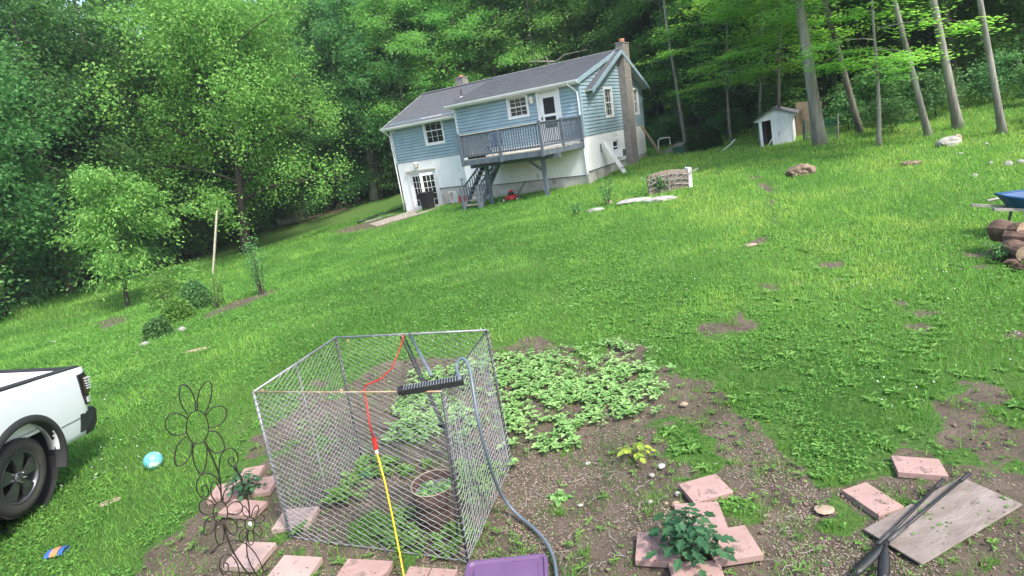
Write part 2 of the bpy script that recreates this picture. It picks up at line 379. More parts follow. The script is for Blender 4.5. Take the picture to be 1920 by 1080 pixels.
grassc = mixc(ramp(nz(22, 6, .7), (.35, (0, 0, 0)), (.65, (1, 1, 1))), ramp(nz(.35), (.35, (.032, .075, .018)), (.65, (.055, .105, .026))), ramp(nz(.3), (.35, (.07, .15, .032)), (.65, (.115, .20, .045))))
at = n.new('ShaderNodeAttribute'); at.attribute_name = 'tint'
att = n.new('ShaderNodeMath'); att.operation = 'ADD'; l.new(at.outputs['Fac'], att.inputs[0]); nm = n.new('ShaderNodeMath'); nm.operation = 'MULTIPLY_ADD'; l.new(nz(9, 5), nm.inputs[0]); nm.inputs[1].default_value = .7; nm.inputs[2].default_value = -.35; l.new(nm.outputs[0], att.inputs[1])
l.new(mixc(ramp(att.outputs[0], (.38, (0, 0, 0)), (.6, (1, 1, 1))), grassc, soilc), b.inputs['Base Color'])
bu = n.new('ShaderNodeBump'); bu.inputs['Strength'].default_value = .8; bu.inputs['Distance'].default_value = .03; l.new(nz(45, 7, .75), bu.inputs['Height']); l.new(bu.outputs[0], b.inputs['Normal'])
gme = arrmesh('ground', np.stack([GX, GY, GZ], -1), 4, gm, SM, fc); gme.shade_smooth()
ground = bpy.data.objects.new('ground', gme); COL.objects.link(ground); tag(ground, kind='structure')

# thin moist air that softens the woods
hzm = bpy.data.materials.new('thin_haze'); hzm.use_nodes = True; n = hzm.node_tree.nodes; l = hzm.node_tree.links
n.remove(n['Principled BSDF']); pv = n.new('ShaderNodeVolumePrincipled'); pv.inputs['Color'].default_value = (.80, .90, 1, 1); pv.inputs['Density'].default_value = HAZE; pv.inputs['Anisotropy'].default_value = .2
l.new(pv.outputs[0], n['Material Output'].inputs['Volume'])
hv = [(x, y, z) for z in (-6, 34) for x, y in ((-120, -20), (120, -20), (120, 130), (-120, 130))]
hme = bpy.data.meshes.new('haze'); hme.from_pydata(hv, [], [(0, 3, 2, 1), (4, 5, 6, 7), (0, 1, 5, 4), (1, 2, 6, 5), (2, 3, 7, 6), (3, 0, 4, 7)]); hme.materials.append(hzm)
hz_ = bpy.data.objects.new('haze', hme); COL.objects.link(hz_); hz_['kind'] = 'stuff'; hz_['label'] = 'thin pale haze filling the air over the yard and woods'

# ------------------------------------------------------------------ the house (own frame: x along the front, y back, z up)
TH = rad(32.8); HX, HY = 4.52, 27.3
house = empty('house', (HX, HY, 0), 'pale blue clapboard house with white basement storey and grey shingle roof on the lawn', 'house', rz=-TH)
def H2W(x, y, z=0): return Vector((HX+x*cos(TH)+y*sin(TH), HY-x*sin(TH)+y*cos(TH), z))
def W2H(p): dx, dy = p[0]-HX, p[1]-HY; return Vector((dx*cos(TH)-dy*sin(TH), dx*sin(TH)+dy*cos(TH), p[2]))
ZB, ZE, ZR, DR = 2.35, 4.78, 6.42, 5.05
HL, HB, BB, HD = -12.8, -7.2, .97, 9.1
# openings on each wall: (u0, u1, z0, z1)
OPF = [(-3.87, -2.83, 3.80, 4.70), (-2.15, -1.15, 2.35, 4.68)]
OPL = [(-10.22, -8.95, 3.20, 4.60)]
OPG = [(3.02, 4.05, 3.15, 4.5), (7.5, 8.3, 3.1, 4.42)]
OPBL = [(-12.05, -10.0, -.62, 1.68)]
OPBG = [(3.5, 4.4, 1.2, 1.86)]
def segs(u0, u1, z, ops):
    R = [(u0, u1)]
    for a, b_, za, zb in ops:
        if za < z < zb:
            N_ = []
            for p, q in R:
                if b_ <= p or a >= q: N_.append((p, q))
                else:
                    if a > p: N_.append((p, a))
                    if b_ < q: N_.append((b_, q))
            R = N_
    return R
def siding(name, P, u0, u1, z0, ztop, ops):
    "lapped courses; P(u, out, z) maps wall coordinates to the house frame; ztop(u) limits gables"
    mb = MB(); h = .165; z = z0
    while z < 6.5:
        pts = [(p, q) for p, q in segs(u0, u1, z+h/2, ops)]
        for p, q in pts:
            # clip to gable
            uu = np.linspace(u0, u1, 200); ok = uu[np.array([ztop(t) > z+h*.5 for t in uu])]
            if len(ok) == 0: continue
            a, c = max(p, ok[0]), min(q, ok[-1])
            if c-a < .02: continue
            mb.add([P(a, .003, z), P(c, .003, z), P(c, .003, z+.04), P(a, .003, z+.04), P(a, .05, z+.034), P(c, .05, z+.034), P(c, .026, z+h), P(a, .026, z+h), P(a, .003, z+h), P(c, .003, z+h)], [(0, 1, 2, 3), (3, 2, 5, 4), (4, 5, 6, 7), (7, 6, 9, 8)])
        z += h
    # plane behind
    return mb.build(name, M['siding'], house)
PF = lambda u, o, z: (u, -o, z)
PL = lambda u, o, z: (u, BB-o, z)
PG = lambda u, o, z: (o, u, z)
siding('siding', PF, HB, 0, ZB, lambda u: ZE+.05, OPF)
siding('siding', PL, HL, HB, ZB, lambda u: 4.62, OPL)
gz = lambda y: min(ZR-.12-(DR-y)*.27 if y < DR else ZR-.12-(y-DR)*.43, 9)
siding('siding', PG, 0, HD, ZB, gz, OPG)
siding('siding', lambda u, o, z: (HL-o, u, z), BB, HD, ZB, lambda y: ZR-.12-abs(y-DR)*.43, [])
# sheathing behind the laps, with the openings left open
def sheath(P, u0, u1, z0, z1, ops, m, name, t=.12, top=None):
    mb = MB(); us = sorted({u0, u1, *[o[0] for o in ops], *[o[1] for o in ops]}); zs = sorted({z0, z1, *[o[2] for o in ops if z0 < o[2] < z1], *[o[3] for o in ops if z0 < o[3] < z1]})
    us = [u for u in us if u0 <= u <= u1]
    for i in range(len(us)-1):
        for j in range(len(zs)-1):
            um, zm = (us[i]+us[i+1])/2, (zs[j]+zs[j+1])/2
            if any(o[0] < um < o[1] and o[2] < zm < o[3] for o in ops): continue
            c = [P(us[i], -.003, zs[j]), P(us[i+1], -.003, zs[j]), P(us[i+1], -.003, zs[j+1]), P(us[i], -.003, zs[j+1])]
            d = [P(us[i], -t, zs[j]), P(us[i+1], -t, zs[j]), P(us[i+1], -t, zs[j+1]), P(us[i], -t, zs[j+1])]
            mb.add(c+d, [(0, 1, 2, 3), (7, 6, 5, 4), (0, 4, 5, 1), (1, 5, 6, 2), (2, 6, 7, 3), (3, 7, 4, 0)])
    return mb.build(name, m, house)
sheath(PF, HB, 0, ZB, 4.95, OPF, M['siding'], 'wall_sheathing')
sheath(PL, HL, HB, ZB, 4.7, OPL, M['siding'], 'wall_sheathing')
sheath(PG, .02, HD, ZB, 4.55, OPG, M['siding'], 'wall_sheathing')
sheath(lambda u, o, z: (HL-o, u, z), BB, HD, -1, 4.6, [], M['siding'], 'wall_sheathing')
sheath(lambda u, o, z: (u, HD+o, z), HL, 0, -1, 4.6, [], M['siding'], 'wall_sheathing')
MB().prism([(-.02, 0, 4.5), (-.02, HD, 4.5), (-.02, HD, gz(HD)), (-.02, DR, gz(DR)), (-.02, 0, gz(0))], (-.1, 0, 0)).build('gable_end', M['siding'], house)
MB().prism([(HL+.02, BB, 4.5), (HL+.02, HD, 4.5), (HL+.02, DR, ZR-.1)], (.1, 0, 0)).build('gable_end', M['siding'], house)
MB().box(HL+.15, -.2, BB+.2, HD-.2, ZB-.05, ZB).build('floor', M['greywood'], house)
# basement storey: white panels with vertical grooves over a painted foundation
ZC = .62
def grooved(P, u0, u1, z0f, z1, ops, w=.2):
    mb = MB(); u = u0
    while u < u1-.01:
        e = min(u+w, u1)
        zz0 = z0f((u+e)/2); rows = [(zz0, z1)]
        for a, b_, za, zb in ops:
            if a-.01 < (u+e)/2 < b_+.01:
                rows = ([(zz0, za)] if za > zz0+.02 else [])+([(zb, z1)] if zb < z1 else [])
        for a, b_ in rows:
            g_ = .012
            mb.add([P(u+g_, .02, a), P(e-g_, .02, a), P(e-g_, .02, b_), P(u+g_, .02, b_), P(u, .004, a), P(e, .004, a), P(e, .004, b_), P(u, .004, b_)], [(0, 1, 2, 3), (4, 0, 3, 7), (1, 5, 6, 2), (4, 5, 1, 0)])
        u = e
    return mb.build('basement_panel', M['whitewall'], house)
# snapped opening edges so the grooved boards stop at the door and window
grooved(PL, HL, -12.05, lambda u: -1, ZB, []); grooved(PL, -12.05, -10.0, lambda u: 1.68, ZB, []); grooved(PL, -10.0, HB, lambda u: ZC, ZB, [])
grooved(PF, HB, 0, lambda u: ZC-.05, ZB, [])
grooved(PG, 0, 3.5, lambda u: ZC+.1, ZB, []); grooved(PG, 3.5, 4.4, lambda u: ZC+.1, 1.2, []); grooved(PG, 3.5, 4.4, lambda u: 1.86, ZB, []); grooved(PG, 4.4, HD, lambda u: ZC+.1, ZB, [])
sheath(PF, HB, 0, -1.2, ZB, [], M['concrete'], 'foundation', .2)
sheath(PL, HL, HB, -1.4, ZB, [(-12.05, -10.0, -.62, 1.68)], M['concrete'], 'foundation', .2)
sheath(PG, .02, HD, -1, ZB, OPBG, M['concrete'], 'foundation', .2)
tr = MB(); tr.beam(PL(-10., .03, ZC), PL(HB, .03, ZC), .03, .04); tr.beam(PF(HB, .03, ZC-.05), PF(0.03, .03, ZC-.05), .03, .04); tr.beam(PG(0, .03, ZC+.1), PG(5.8, .03, ZC+.1), .03, .04)
tr.build('ledge_trim', M['bluewood'], house)
# corner boards
cb = MB(); cb.box(-.02, .045, -.045, .07, ZB-.02, ZE); cb.build('corner_board', M['siding'], house)
cb = MB(); cb.box(HB-.07, HB+.05, -.04, .05, ZB-.05, ZE-.02); cb.build('corner_board', M['white'], house)
cb = MB(); cb.box(HL-.045, HL+.05, BB-.045, BB+.05, ZB, 4.5); cb.build('corner_board', M['white'], house)
cb = MB(); cb.box(-.02, .045, HD-.07, HD+.045, ZB, 4.5); cb.build('corner_board', M['siding'], house)
cb = MB(); cb.box(HB-.03, HB, 0.01, BB-.03, -1, ZE-.05); cb.build('return_wall', M['whitewall'], house)
# windows
def window(P, o, cols, rows, fw=.09, dbl=True):
    a, b_, z0, z1 = o; f = MB()
    def bar(m, u0, u1, za, zb, o0, o1):
        q = [P(u0, o0, za), P(u1, o0, za), P(u1, o1, za), P(u0, o1, za), P(u0, o0, zb), P(u1, o0, zb), P(u1, o1, zb), P(u0, o1, zb)]
        m.add(q, [(0, 3, 2, 1), (4, 5, 6, 7), (0, 1, 5, 4), (1, 2, 6, 5), (2, 3, 7, 6), (3, 0, 4, 7)])
    bar(f, a-fw, a+.02, z0-fw, z1+fw, -.05, .05); bar(f, b_-.02, b_+fw, z0-fw, z1+fw, -.05, .05)
    bar(f, a+.02, b_-.02, z1-.02, z1+fw, -.05, .048); bar(f, a+.02, b_-.02, z0-fw, z0+.02, -.05, .06)
    w = f.build('window', M['white'], house)
    s_ = MB(); zm = (z0+z1)/2
    for u0, u1, za, zb in ((a+.02, a+.06, z0+.02, z1-.02), (b_-.06, b_-.02, z0+.02, z1-.02), (a+.06, b_-.06, z1-.06, z1-.02), (a+.06, b_-.06, z0+.02, z0+.06), (a+.06, b_-.06, zm-.025, zm+.025)): bar(s_, u0, u1, za, zb, -.045, -.01)
    s_.build('sash', M['white'], w)
    if cols > 1:
        mu = MB()
        for i in range(1, cols): u = a+.06+(b_-a-.12)*i/cols; bar(mu, u-.009, u+.009, z0+.06, zm-.025, -.036, -.018); bar(mu, u-.009, u+.009, zm+.025, z1-.06, -.036, -.018)
        for h0, h1 in ((z0+.06, zm-.025), (zm+.025, z1-.06)):
            for j in range(1, rows): z = h0+(h1-h0)*j/rows; bar(mu, a+.06, b_-.06, z-.008, z+.008, -.034, -.02)
        mu.build('muntin', M['white'], w)
    for za, zb in ((z0+.06, zm-.025), (zm+.025, z1-.06)):
        g_ = MB(); bar(g_, a+.06, b_-.06, za, zb, -.05, -.045); g_.build('pane', M['glass'], w)
    return w
window(PL, OPL[0], 3, 2); window(PF, OPF[0], 3, 2); window(PG, OPG[0], 3, 2); window(PG, OPG[1], 3, 2); window(PG, OPBG[0], 1, 1, fw=.07)
# balcony storm door
a, b_ = OPF[1][:2]; f = MB()
f.box(a-.13, a, -.05, .05, 2.35, 4.80); f.box(b_, b_+.13, -.05, .05, 2.35, 4.80); f.box(a, b_, -.048, .05, 4.68, 4.80)
dr_ = f.build('door', M['white'], house)
f = MB()
for q in ((a, a+.2, 2.4, 4.66), (b_-.2, b_, 2.4, 4.66), (a+.2, b_-.2, 4.42, 4.66), (a+.2, b_-.2, 3.55, 3.67), (a+.2, b_-.2, 2.4, 3.02)): f.box(q[0], q[1], .0, .035, q[2], q[3])
f.build('leaf', M['white'], dr_)
MB().box(a+.2, b_-.2, .015, .02, 3.67, 4.42).box(a+.2, b_-.2, .015, .02, 3.02, 3.55).build('pane', M['screen_and_shade'], dr_)
MB().box(a+.05, a+.09, -.05, 0, 3.42, 3.58).build('handle', M['black'], dr_)
# basement french doors: left leaf shut, right leaf half open
a, b_, z0, z1 = OPBL[0]
f = MB(); f.box(a-.1, a+.03, BB-.05, BB+.1, z0, z1+.1); f.box(b_-.03, b_+.1, BB-.05, BB+.1, z0, z1+.1); f.box(a+.03, b_-.03, BB-.05, BB+.1, z1-.03, z1+.1)
fd = f.build('french_door', M['white'], house)
MB().box(a-.15, b_+.1, BB-.14, BB-.05, z1+.1, z1+.16).build('lintel_cap', M['paleboard'], fd)
MB().box(a+.03, b_-.03, BB+.7, BB+.72, z0, z1).build('room_shade_sheet', M['screen_and_shade'], fd)  # near-black sheet stands in for the shade of the room inside
def leaf(px, ang, w, flip=1):
    mb = MB(); mg = MB(); c, s_ = cos(ang), sin(ang)
    def bx(m, u0, u1, za, zb, t0, t1):
        q = []
        for z in (za, zb):
            for u, t in ((u0, t0), (u1, t0), (u1, t1), (u0, t1)): q.append((px+flip*u*c+t*s_*flip, BB+.05-u*s_+t*c, z))
        m.add(q, [(0, 3, 2, 1), (4, 5, 6, 7), (0, 1, 5, 4), (1, 2, 6, 5), (2, 3, 7, 6), (3, 0, 4, 7)])
    zb0, zt = z0+.02, z1-.04
    bx(mb, 0, .16, zb0, zt, 0, .04); bx(mb, w-.16, w, zb0, zt, 0, .04); bx(mb, .16, w-.16, zt-.16, zt, 0, .04); bx(mb, .16, w-.16, zb0, zb0+.3, 0, .04)
    for i in (1, 2): u = .16+(w-.32)*i/3; bx(mb, u-.012, u+.012, zb0+.3, zt-.16, .005, .035)
    for j in range(1, 5): z = zb0+.3+(zt-zb0-.46)*j/5; bx(mb, .16, w-.16, z-.012, z+.012, .008, .033)
    bx(mg, .16, w-.16, zb0+.3, zt-.16, .018, .022)
    mb.build('leaf', M['white'], fd); mg.build('pane', M['glass'], fd)
leaf(a+.03, rad(4), .99); leaf(b_-.03, rad(38), .98, -1)
# wall lamps
def lamp(x, y, z, shade, base):
    p = MB(); p.box(x-.06, x+.06, y-.03, y, z-.16, z+.1); p.tube([(x, y-.03, z+.02), (x, y-.14, z+.06)], .018, 6); o = p.build('wall_lamp', base, house)
    MB().lathe([(.02, .22), (.05, .17), (.15, .08), (.14, .05), (.09, .04), (.11, -.02), (.06, -.13), (.02, -.16)], (x, y-.15, z), 12).build('lamp_shade', shade, o, True)
lamp(-2.5, 0, 4.42, M['cream'], M['white']); lamp(-11.26, BB, 2.12, M['cream'], M['brass'])
MB().lathe([(.0, .0), (.06, .02), (.07, .06), (.05, .1), (.0, .11)], (-12.5, BB-.1, 4.15), 10).build('flood_lamp', M['white'], house, True)
# roof: shingle courses as real steps
def slope(name, x0, x1, ye, ze, yr, zr, t=.09, flipx=None):
    mb = MB(); L_ = math.hypot(yr-ye, zr-ze); nC = int(L_/.145); 
    nrm = Vector((0, -(zr-ze), (yr-ye))).normalized() if yr > ye else Vector((0, (zr-ze), -(yr-ye))).normalized()
    r = random.Random(int(x0*10)+3)
    for k in range(nC):
        p0 = Vector((0, ye+(yr-ye)*k/nC, ze+(zr-ze)*k/nC)); p1 = Vector((0, ye+(yr-ye)*(k+1)/nC, ze+(zr-ze)*(k+1)/nC))
        X = x0
        while X < x1-1e-6:
            w = min(r.uniform(.28, .36), x1-X); e = X+w
            if x1-e < .1: e = x1
            h0 = .014+r.uniform(-.002, .004)
            a0, a1 = p0+nrm*h0, p1+nrm*.002
            mb.add([(X, a0.y, a0.z), (e, a0.y, a0.z), (e, a1.y, a1.z), (X, a1.y, a1.z), (X, p0.y, p0.z), (e, p0.y, p0.z)], [(0, 1, 2, 3), (4, 5, 1, 0)])
            X = e
    o = mb.build(name, M['shingle'], house)
    d = nrm*(-t)
    MB().prism([(x0, ye, ze-.001), (x1, ye, ze-.001), (x1, yr, zr-.001), (x0, yr, zr-.001)], d).build('roof_deck', M['white'], o)
    return o
OH = .38
zeB = ZR-(DR+OH)*.272; slope('roof', HB-.25, .12, -OH, zeB, DR, ZR)
zeL = ZR-.02-(DR-BB+OH)*.43; slope('roof', HL-.35, .42, BB-OH, zeL, DR, ZR-.02)
slope('roof', HL-.35, .42, HD+OH, ZR-.02-(HD-DR+OH)*.43, DR, ZR-.02)
rc = MB(); x = HL-.35
while x < .4:
    e = min(x+.3, .42); rc.add([(x, DR-.16, ZR-.035+.01), (e, DR-.16, ZR-.035+.01), (e, DR, ZR+.035), (x, DR, ZR+.045), (x, DR+.16, ZR-.045), (e, DR+.16, ZR-.045)], [(0, 1, 2, 3), (3, 2, 5, 4)]); x = e
rc.build('ridge_cap', M['shingle'], house)
# rake boards and soffits, blue-white
def rake(x, y0, z0, y1, z1, m, w=.2):
    MB().prism([(x, y0, z0+.01), (x, y1, z1+.01), (x, y1, z1-w), (x, y0, z0-w)], (.028, 0, 0)).build('rake_board', m, house)
rake(.12, -OH, zeB, DR, ZR, M['siding']); rake(.42, BB-OH, zeL, DR, ZR-.02, M['siding']); rake(.42, DR, ZR-.02, HD+OH, ZR-.02-(HD-DR+OH)*.43, M['siding'])
rake(HL-.378, BB-OH, zeL, DR, ZR-.02, M['white']); rake(HL-.378, DR, ZR-.02, HD+OH, ZR-.02-(HD-DR+OH)*.43, M['white'])
sf = MB(); sf.box(HB-.25, .12, -OH+.02, .01, ZE-.02, ZE+.0); sf.box(HL-.3, HB-.26, BB-OH+.02, BB+.01, zeL-.12, zeL-.1); sf.build('soffit', M['white'], house)
MB().box(HB-.25, .12, -OH-.02, -OH, zeB-.17, zeB-.005).box(HL-.35, HB-.255, BB-OH-.02, BB-OH, zeL-.17, zeL-.005).build('fascia', M['white'], house)
def gutter(x0, x1, y, z):
    pr = [(-.0, 0), (-.0, -.11), (-.07, -.115), (-.115, -.05), (-.12, 0.005), (-.108, 0), (-.1, -.045), (-.065, -.1), (-.012, -.098), (-.012, 0)]
    MB().prism([(x0, y+a_, z+b2) for a_, b2 in pr], (x1-x0, 0, 0)).build('gutter', M['white'], house)
gutter(HB-.28, .13, -OH-.022, zeB-.01); gutter(HL-.36, HB-.26, BB-OH-.022, zeL-.01)
# downspouts
dz = float(TZ(*H2W(0, 0)[:2])); dz2 = float(TZ(*H2W(HL, BB)[:2]))
MB().tube([(-.35, -OH-.08, zeB-.1), (-.35, -OH-.08, zeB-.16), (-.18, -OH+.1, zeB-.36), (-.1, -.09, zeB-.55), (-.08, -.07, 3.9), (-.08, -.07, 2.4), (-.06, -.07, 1.0), (-.06, -.07, dz+.1)], .038, 8).build('downspout', M['white'], house, True)
MB().tube([(HL-.3, BB-OH-.08, zeL-.1), (HL-.2, BB-.2, zeL-.3), (HL-.08, BB-.09, zeL-.5), (HL-.08, BB-.09, 2.4), (HL-.08, BB-.09, 1.0), (HL-.08, BB-.09, dz2+.1)], .038, 8).build('downspout', M['white'], house, True)
# block chimneys
def chimney(x0, x1, y0, y1, z0, z1, flue):
    core = MB().box(x0+.008, x1-.008, y0+.008, y1-.008, z0, z1).build('chimney', M['mortar'], house)
    z = z0; k = 0; ch = .2; bl = MB().box(0, 1, 0, 1, 0, 1)
    me = None
    r = random.Random(5); mb = MB()
    while z < z1-.05:
        h = min(ch, z1-z)-.012; off = .2 if k % 2 else 0
        # faces as thin proud blocks on the four sides
        for (ax, p0, p1) in (('x', x0, x1), ('y', y0, y1)):
            u = p0-off
            while u < p1-.02:
                e = min(u+.4, p1); s_ = max(u, p0)
                if e-s_ > .04:
                    j = r.uniform(0, .004)
                    if ax == 'x': mb.box(s_+.006, e-.006, y0-j, y0+.02, z, z+h); mb.box(s_+.006, e-.006, y1-.02, y1+j, z, z+h)
                    else: mb.box(x1-.02, x1+j, s_+.006, e-.006, z, z+h); mb.box(x0-j, x0+.02, s_+.006, e-.006, z, z+h)
                u += .4
        z += ch; k += 1
    o = mb.build('block_courses', M['block'], core); o['kind'] = 'stuff'
    cx, cy = (x0+x1)/2, (y0+y1)/2
    MB().box(x0-.03, x1+.03, y0-.03, y1+.03, z1, z1+.05).build('cap', M['block'], core)
    MB().lathe([(.13, 0), (.15, flue), (.12, flue), (.11, .02)], (cx, cy, z1+.05), 14).build('flue', M['terra'], core, True)
chimney(.03, .42, 5.35, 6.35, -.6, 6.75, .2)
chimney(-10.9, -10.3, DR+.7, DR+1.25, 5.6, 6.95, .13)
vx, vy = -8.05, 2.1; vz = ZR-(DR-vy)*.33
vp = MB().tube([(vx, vy, vz-.3), (vx, vy, vz+.42)], .05, 10).build('vent_pipe', M['black'], house, True)
MB().lathe([(.16, 0), (.08, .08), (.055, .1)], (vx, vy, vz-.05), 12).build('flashing', M['white'], vp, True)
MB().beam((vx+.12, vy, vz+.05), (vx+.55, vy+.15, vz+.13), .16, .03).build('roof_patch', M['rust'], house)
MB().box(.03, .12, 7.2, 7.5, 1.3, 1.75).tube([(.08, 7.35, 1.75), (.08, 7.35, 2.6)], .025, 6).build('electric_meter', M['white'], house)
MB().box(.025, .045, 1.75, 1.85, 1.45, 1.85).build('wall_hydrant', M['bluewood'], house)

# ------------------------------------------------------------------ deck (same frame as the house)
deck = empty('wooden_deck', (HX, HY, 0), 'raised blue grey wooden deck with balusters outside the upper white door', 'deck', rz=-TH)
DZ = 2.16; FL, FR, BLk, BRk = (-4.9, -3.2), (-.62, -3.2), (-5.3, -.05), (-.08, -.05)
y = -3.18
while y < -.08:
    t = (y+3.2)/3.15; x0 = FL[0]+(BLk[0]-FL[0])*t; x1 = FR[0]+(BRk[0]-FR[0])*t
    MB().box(x0, x1, y, y+.135, DZ-.035, DZ).build('deck_board', M['paleboard'] if random.random() < .5 else M['greywood'], deck); y += .142
def rimb(a, b_, z0, z1, m, t=.045, name='rim_board'): MB().beam((a[0], a[1], (z0+z1)/2), (b_[0], b_[1], (z0+z1)/2), t, z1-z0).build(name, m, deck)
rimb((FL[0], FL[1]-.02), (FR[0], FR[1]-.02), DZ-.27, DZ-.04, M['bluewood']); rimb((FR[0]+.02, FR[1]), BRk, DZ-.27, DZ-.04, M['bluewood']); rimb((FL[0]-.02, FL[1]), BLk, DZ-.27, DZ-.04, M['bluewood'])
for k in range(9):
    x = -4.7+k*.48; MB().box(x-.02, x+.02, -3.15, -.05, DZ-.26, DZ-.04).build('joist', M['bluewood'], deck)
MB().box(-5.1, -.25, -2.42, -2.22, DZ-.47, DZ-.275).build('beam', M['bluewood'], deck)
for x, pxg in ((-4.25, 0), (-1.15, 0)):
    p = H2W(x, -2.32); g_ = float(TZ(p.x, p.y)); MB().box(x-.08, x+.08, -2.4, -2.24, g_-.2, DZ-.47).build('support_post', M['bluewood'], deck)
MB().beam((-1.15, -2.32, DZ-1.0), (-1.85, -2.32, DZ-.5), .09, .09).build('brace', M['bluewood'], deck)
MB().beam((-4.25, -2.32, DZ-1.0), (-3.6, -2.32, DZ-.5), .09, .09).build('brace', M['bluewood'], deck)
bal = MB().box(-.019, .019, -.019, .019, 0, .98); bme = None
def railrun(a, b_, nb):
    global bme
    a = Vector((*a, 0)); b_ = Vector((*b_, 0)); 
    MB().beam(a+Vector((0, 0, DZ+1.14)), b_+Vector((0, 0, DZ+1.14)), .14, .035).build('top_rail', M['paleboard'] if nb > 30 else M['bluewood'], deck)
    MB().beam(a+Vector((0, 0, DZ+1.08)), b_+Vector((0, 0, DZ+1.08)), .04, .08).build('upper_rail', M['bluewood'], deck)
    MB().beam(a+Vector((0, 0, DZ+.15)), b_+Vector((0, 0, DZ+.15)), .04, .08).build('bottom_rail', M['bluewood'], deck)
    ang = math.atan2((b_-a).y, (b_-a).x)
    for k in range(nb):
        p = a+(b_-a)*((k+.5)/nb)
        if bme is None: bme = bal.build('baluster', M['bluewood'], deck); bme.location = (p.x, p.y-.035, DZ+.1); bme = bme.data
        else: inst('baluster', bme, deck, (p.x+.0, p.y-.035, DZ+.1+random.uniform(-.008, .008)), (random.uniform(-.008, .008), random.uniform(-.012, .012), ang))
railrun(FL, FR, 34); railrun(FR, BRk, 25); railrun(BLk, FL, 25)
for p in (FL, FR, (FR[0]*.5+BRk[0]*.5, -1.6), BRk, (-2.75, -3.2)):
    MB().box(p[0]-.055, p[0]+.055, p[1]-.11, p[1], DZ-.3, DZ+1.22 if p[0] != -2.75 else DZ+1.1).build('rail_post', M['bluewood'], deck)
# chair and towel on the deck
ch_ = empty('folding_chair', H2W(-3.35, -2.75, DZ), 'dark blue cloth folding chair standing on the deck behind the front balusters', 'chair', rz=-TH)
MB().box(-.3, .3, -.22, .22, .42, .45).build('seat', M['towel'], ch_); MB().prism([(-.3, .2, .45), (.3, .2, .45), (.3, .36, 1.0), (-.3, .36, 1.0)], (0, .02, 0)).build('backrest', M['towel'], ch_)
for sx in (-.31, .31):
    MB().tube([(sx, -.28, 0), (sx, .37, 1.02)], .013, 6).build('leg', M['darkpole'], ch_); MB().tube([(sx, .3, 0), (sx, -.24, .62)], .013, 6).build('leg', M['darkpole'], ch_); MB().tube([(sx, -.25, .63), (sx, .3, .65)], .02, 6).build('armrest', M['black'], ch_)
tw = MB(); pts = []
for i in range(13):
    for j in range(9):
        pts.append((-2.45+.05*i*.9-.0, -3.14+.018*sin(i*1.3), DZ+1.07-.075*j))
tw.add(pts, [(i*9+j, (i+1)*9+j, (i+1)*9+j+1, i*9+j+1) for i in range(12) for j in range(8)])
MB().tube([(-5.0, -2.8, DZ+.15), (-4.2, -2.9, DZ+.13), (-3.7, -2.8, DZ+.16)], .05, 6)
planter = empty('flower_box', H2W(-4.3, -2.9, DZ), 'low dark box of dry stems on the left end of the deck', 'planter', rz=-TH)
MB().box(-.45, .45, -.1, .1, 0, .14).build('box', M['black'], planter)
s_ = MB()
for k in range(24): x = random.uniform(-.4, .4); s_.tube([(x, 0, .13), (x+random.uniform(-.1, .1), random.uniform(-.08, .08), random.uniform(.25, .42))], .008, 4)
s_.build('dry_stem', M['greywood'], planter)
# stairs under the deck
st = empty('deck_stairs', (HX, HY, 0), 'blue grey open stairs with slatted railings climbing beneath the raised deck', 'staircase', rz=-TH)
p = H2W(-4.75, -3.0); z0 = float(TZ(p.x, p.y)); z1 = DZ-.27; SX0, SX1 = -5.35, -4.42; SY0, SY1 = -3.05, -.75
N_ = 10
for k in range(N_-1):
    t = (k+.6)/N_; y = SY0+(SY1-SY0)*t; z = z0+(z1-z0)*(k+1)/N_
    MB().box(SX0+.05, SX1-.05, y-.14, y+.14, z-.04, z).build('tread', M['greywood'], st)
for x in (SX0, SX1):
    MB().beam((x, SY0-.1, z0+.05), (x, SY1, z1-.1), .05, .26).build('stringer', M['bluewood'], st)
    MB().beam((x, SY0-.1, z0+.98), (x, SY1, z1+.05+.75 if 0 else z1+.1), .06, .06).build('handrail', M['bluewood'], st)
    MB().box(x-.05, x+.05, SY0-.2, SY0-.1, z0-.1, z0+1.08).build('newel_post', M['bluewood'], st)
    for k in range(11):
        t = (k+.5)/11; y = SY0+(SY1-SY0)*t; za = z0+.05+(z1-.15-z0)*t+.1; zb = z0+.95+(z1-z0-.85)*t
        if zb-za > .12: MB().box(x-.018, x+.018, y-.018, y+.018, za, zb).build('baluster', M['bluewood'], st)

# ------------------------------------------------------------------ things round the house
def HG(x, y): p = H2W(x, y); p.z = float(TZ(p.x, p.y)); return p
tb = empty('trash_bin', HG(-10.1, -.15), 'black wheeled trash bin standing in front of the basement french doors', 'trash bin', rz=-TH)
b1 = MB(); b1.add([(-.25, -.25, .03), (.25, -.25, .03), (.25, .25, .03), (-.25, .25, .03), (-.33, -.33, .98), (.33, -.33, .98), (.33, .33, .98), (-.33, .33, .98)], [(0, 3, 2, 1), (4, 5, 6, 7), (0, 1, 5, 4), (1, 2, 6, 5), (2, 3, 7, 6), (3, 0, 4, 7)])
b1.build('body', M['black'], tb, bevel=.02); MB().box(-.36, .36, -.38, .36, .985, 1.04).build('lid', M['black'], tb, bevel=.02)
for sx in (-.24, .24): MB().lathe([(.0, -.03), (.1, -.03), (.1, .03), (.0, .03)], (sx, .27, .1), 14, axis='x').build('wheel', M['tyre'], tb)
MB().tube([(-.25, .4, .95), (.25, .4, .95)], .02, 6).build('handle', M['black'], tb)
sh = empty('snow_shovel', HG(-8.05, .62), 'red snow shovel leaning on the white basement wall left of the stairs', 'shovel', rz=-TH)
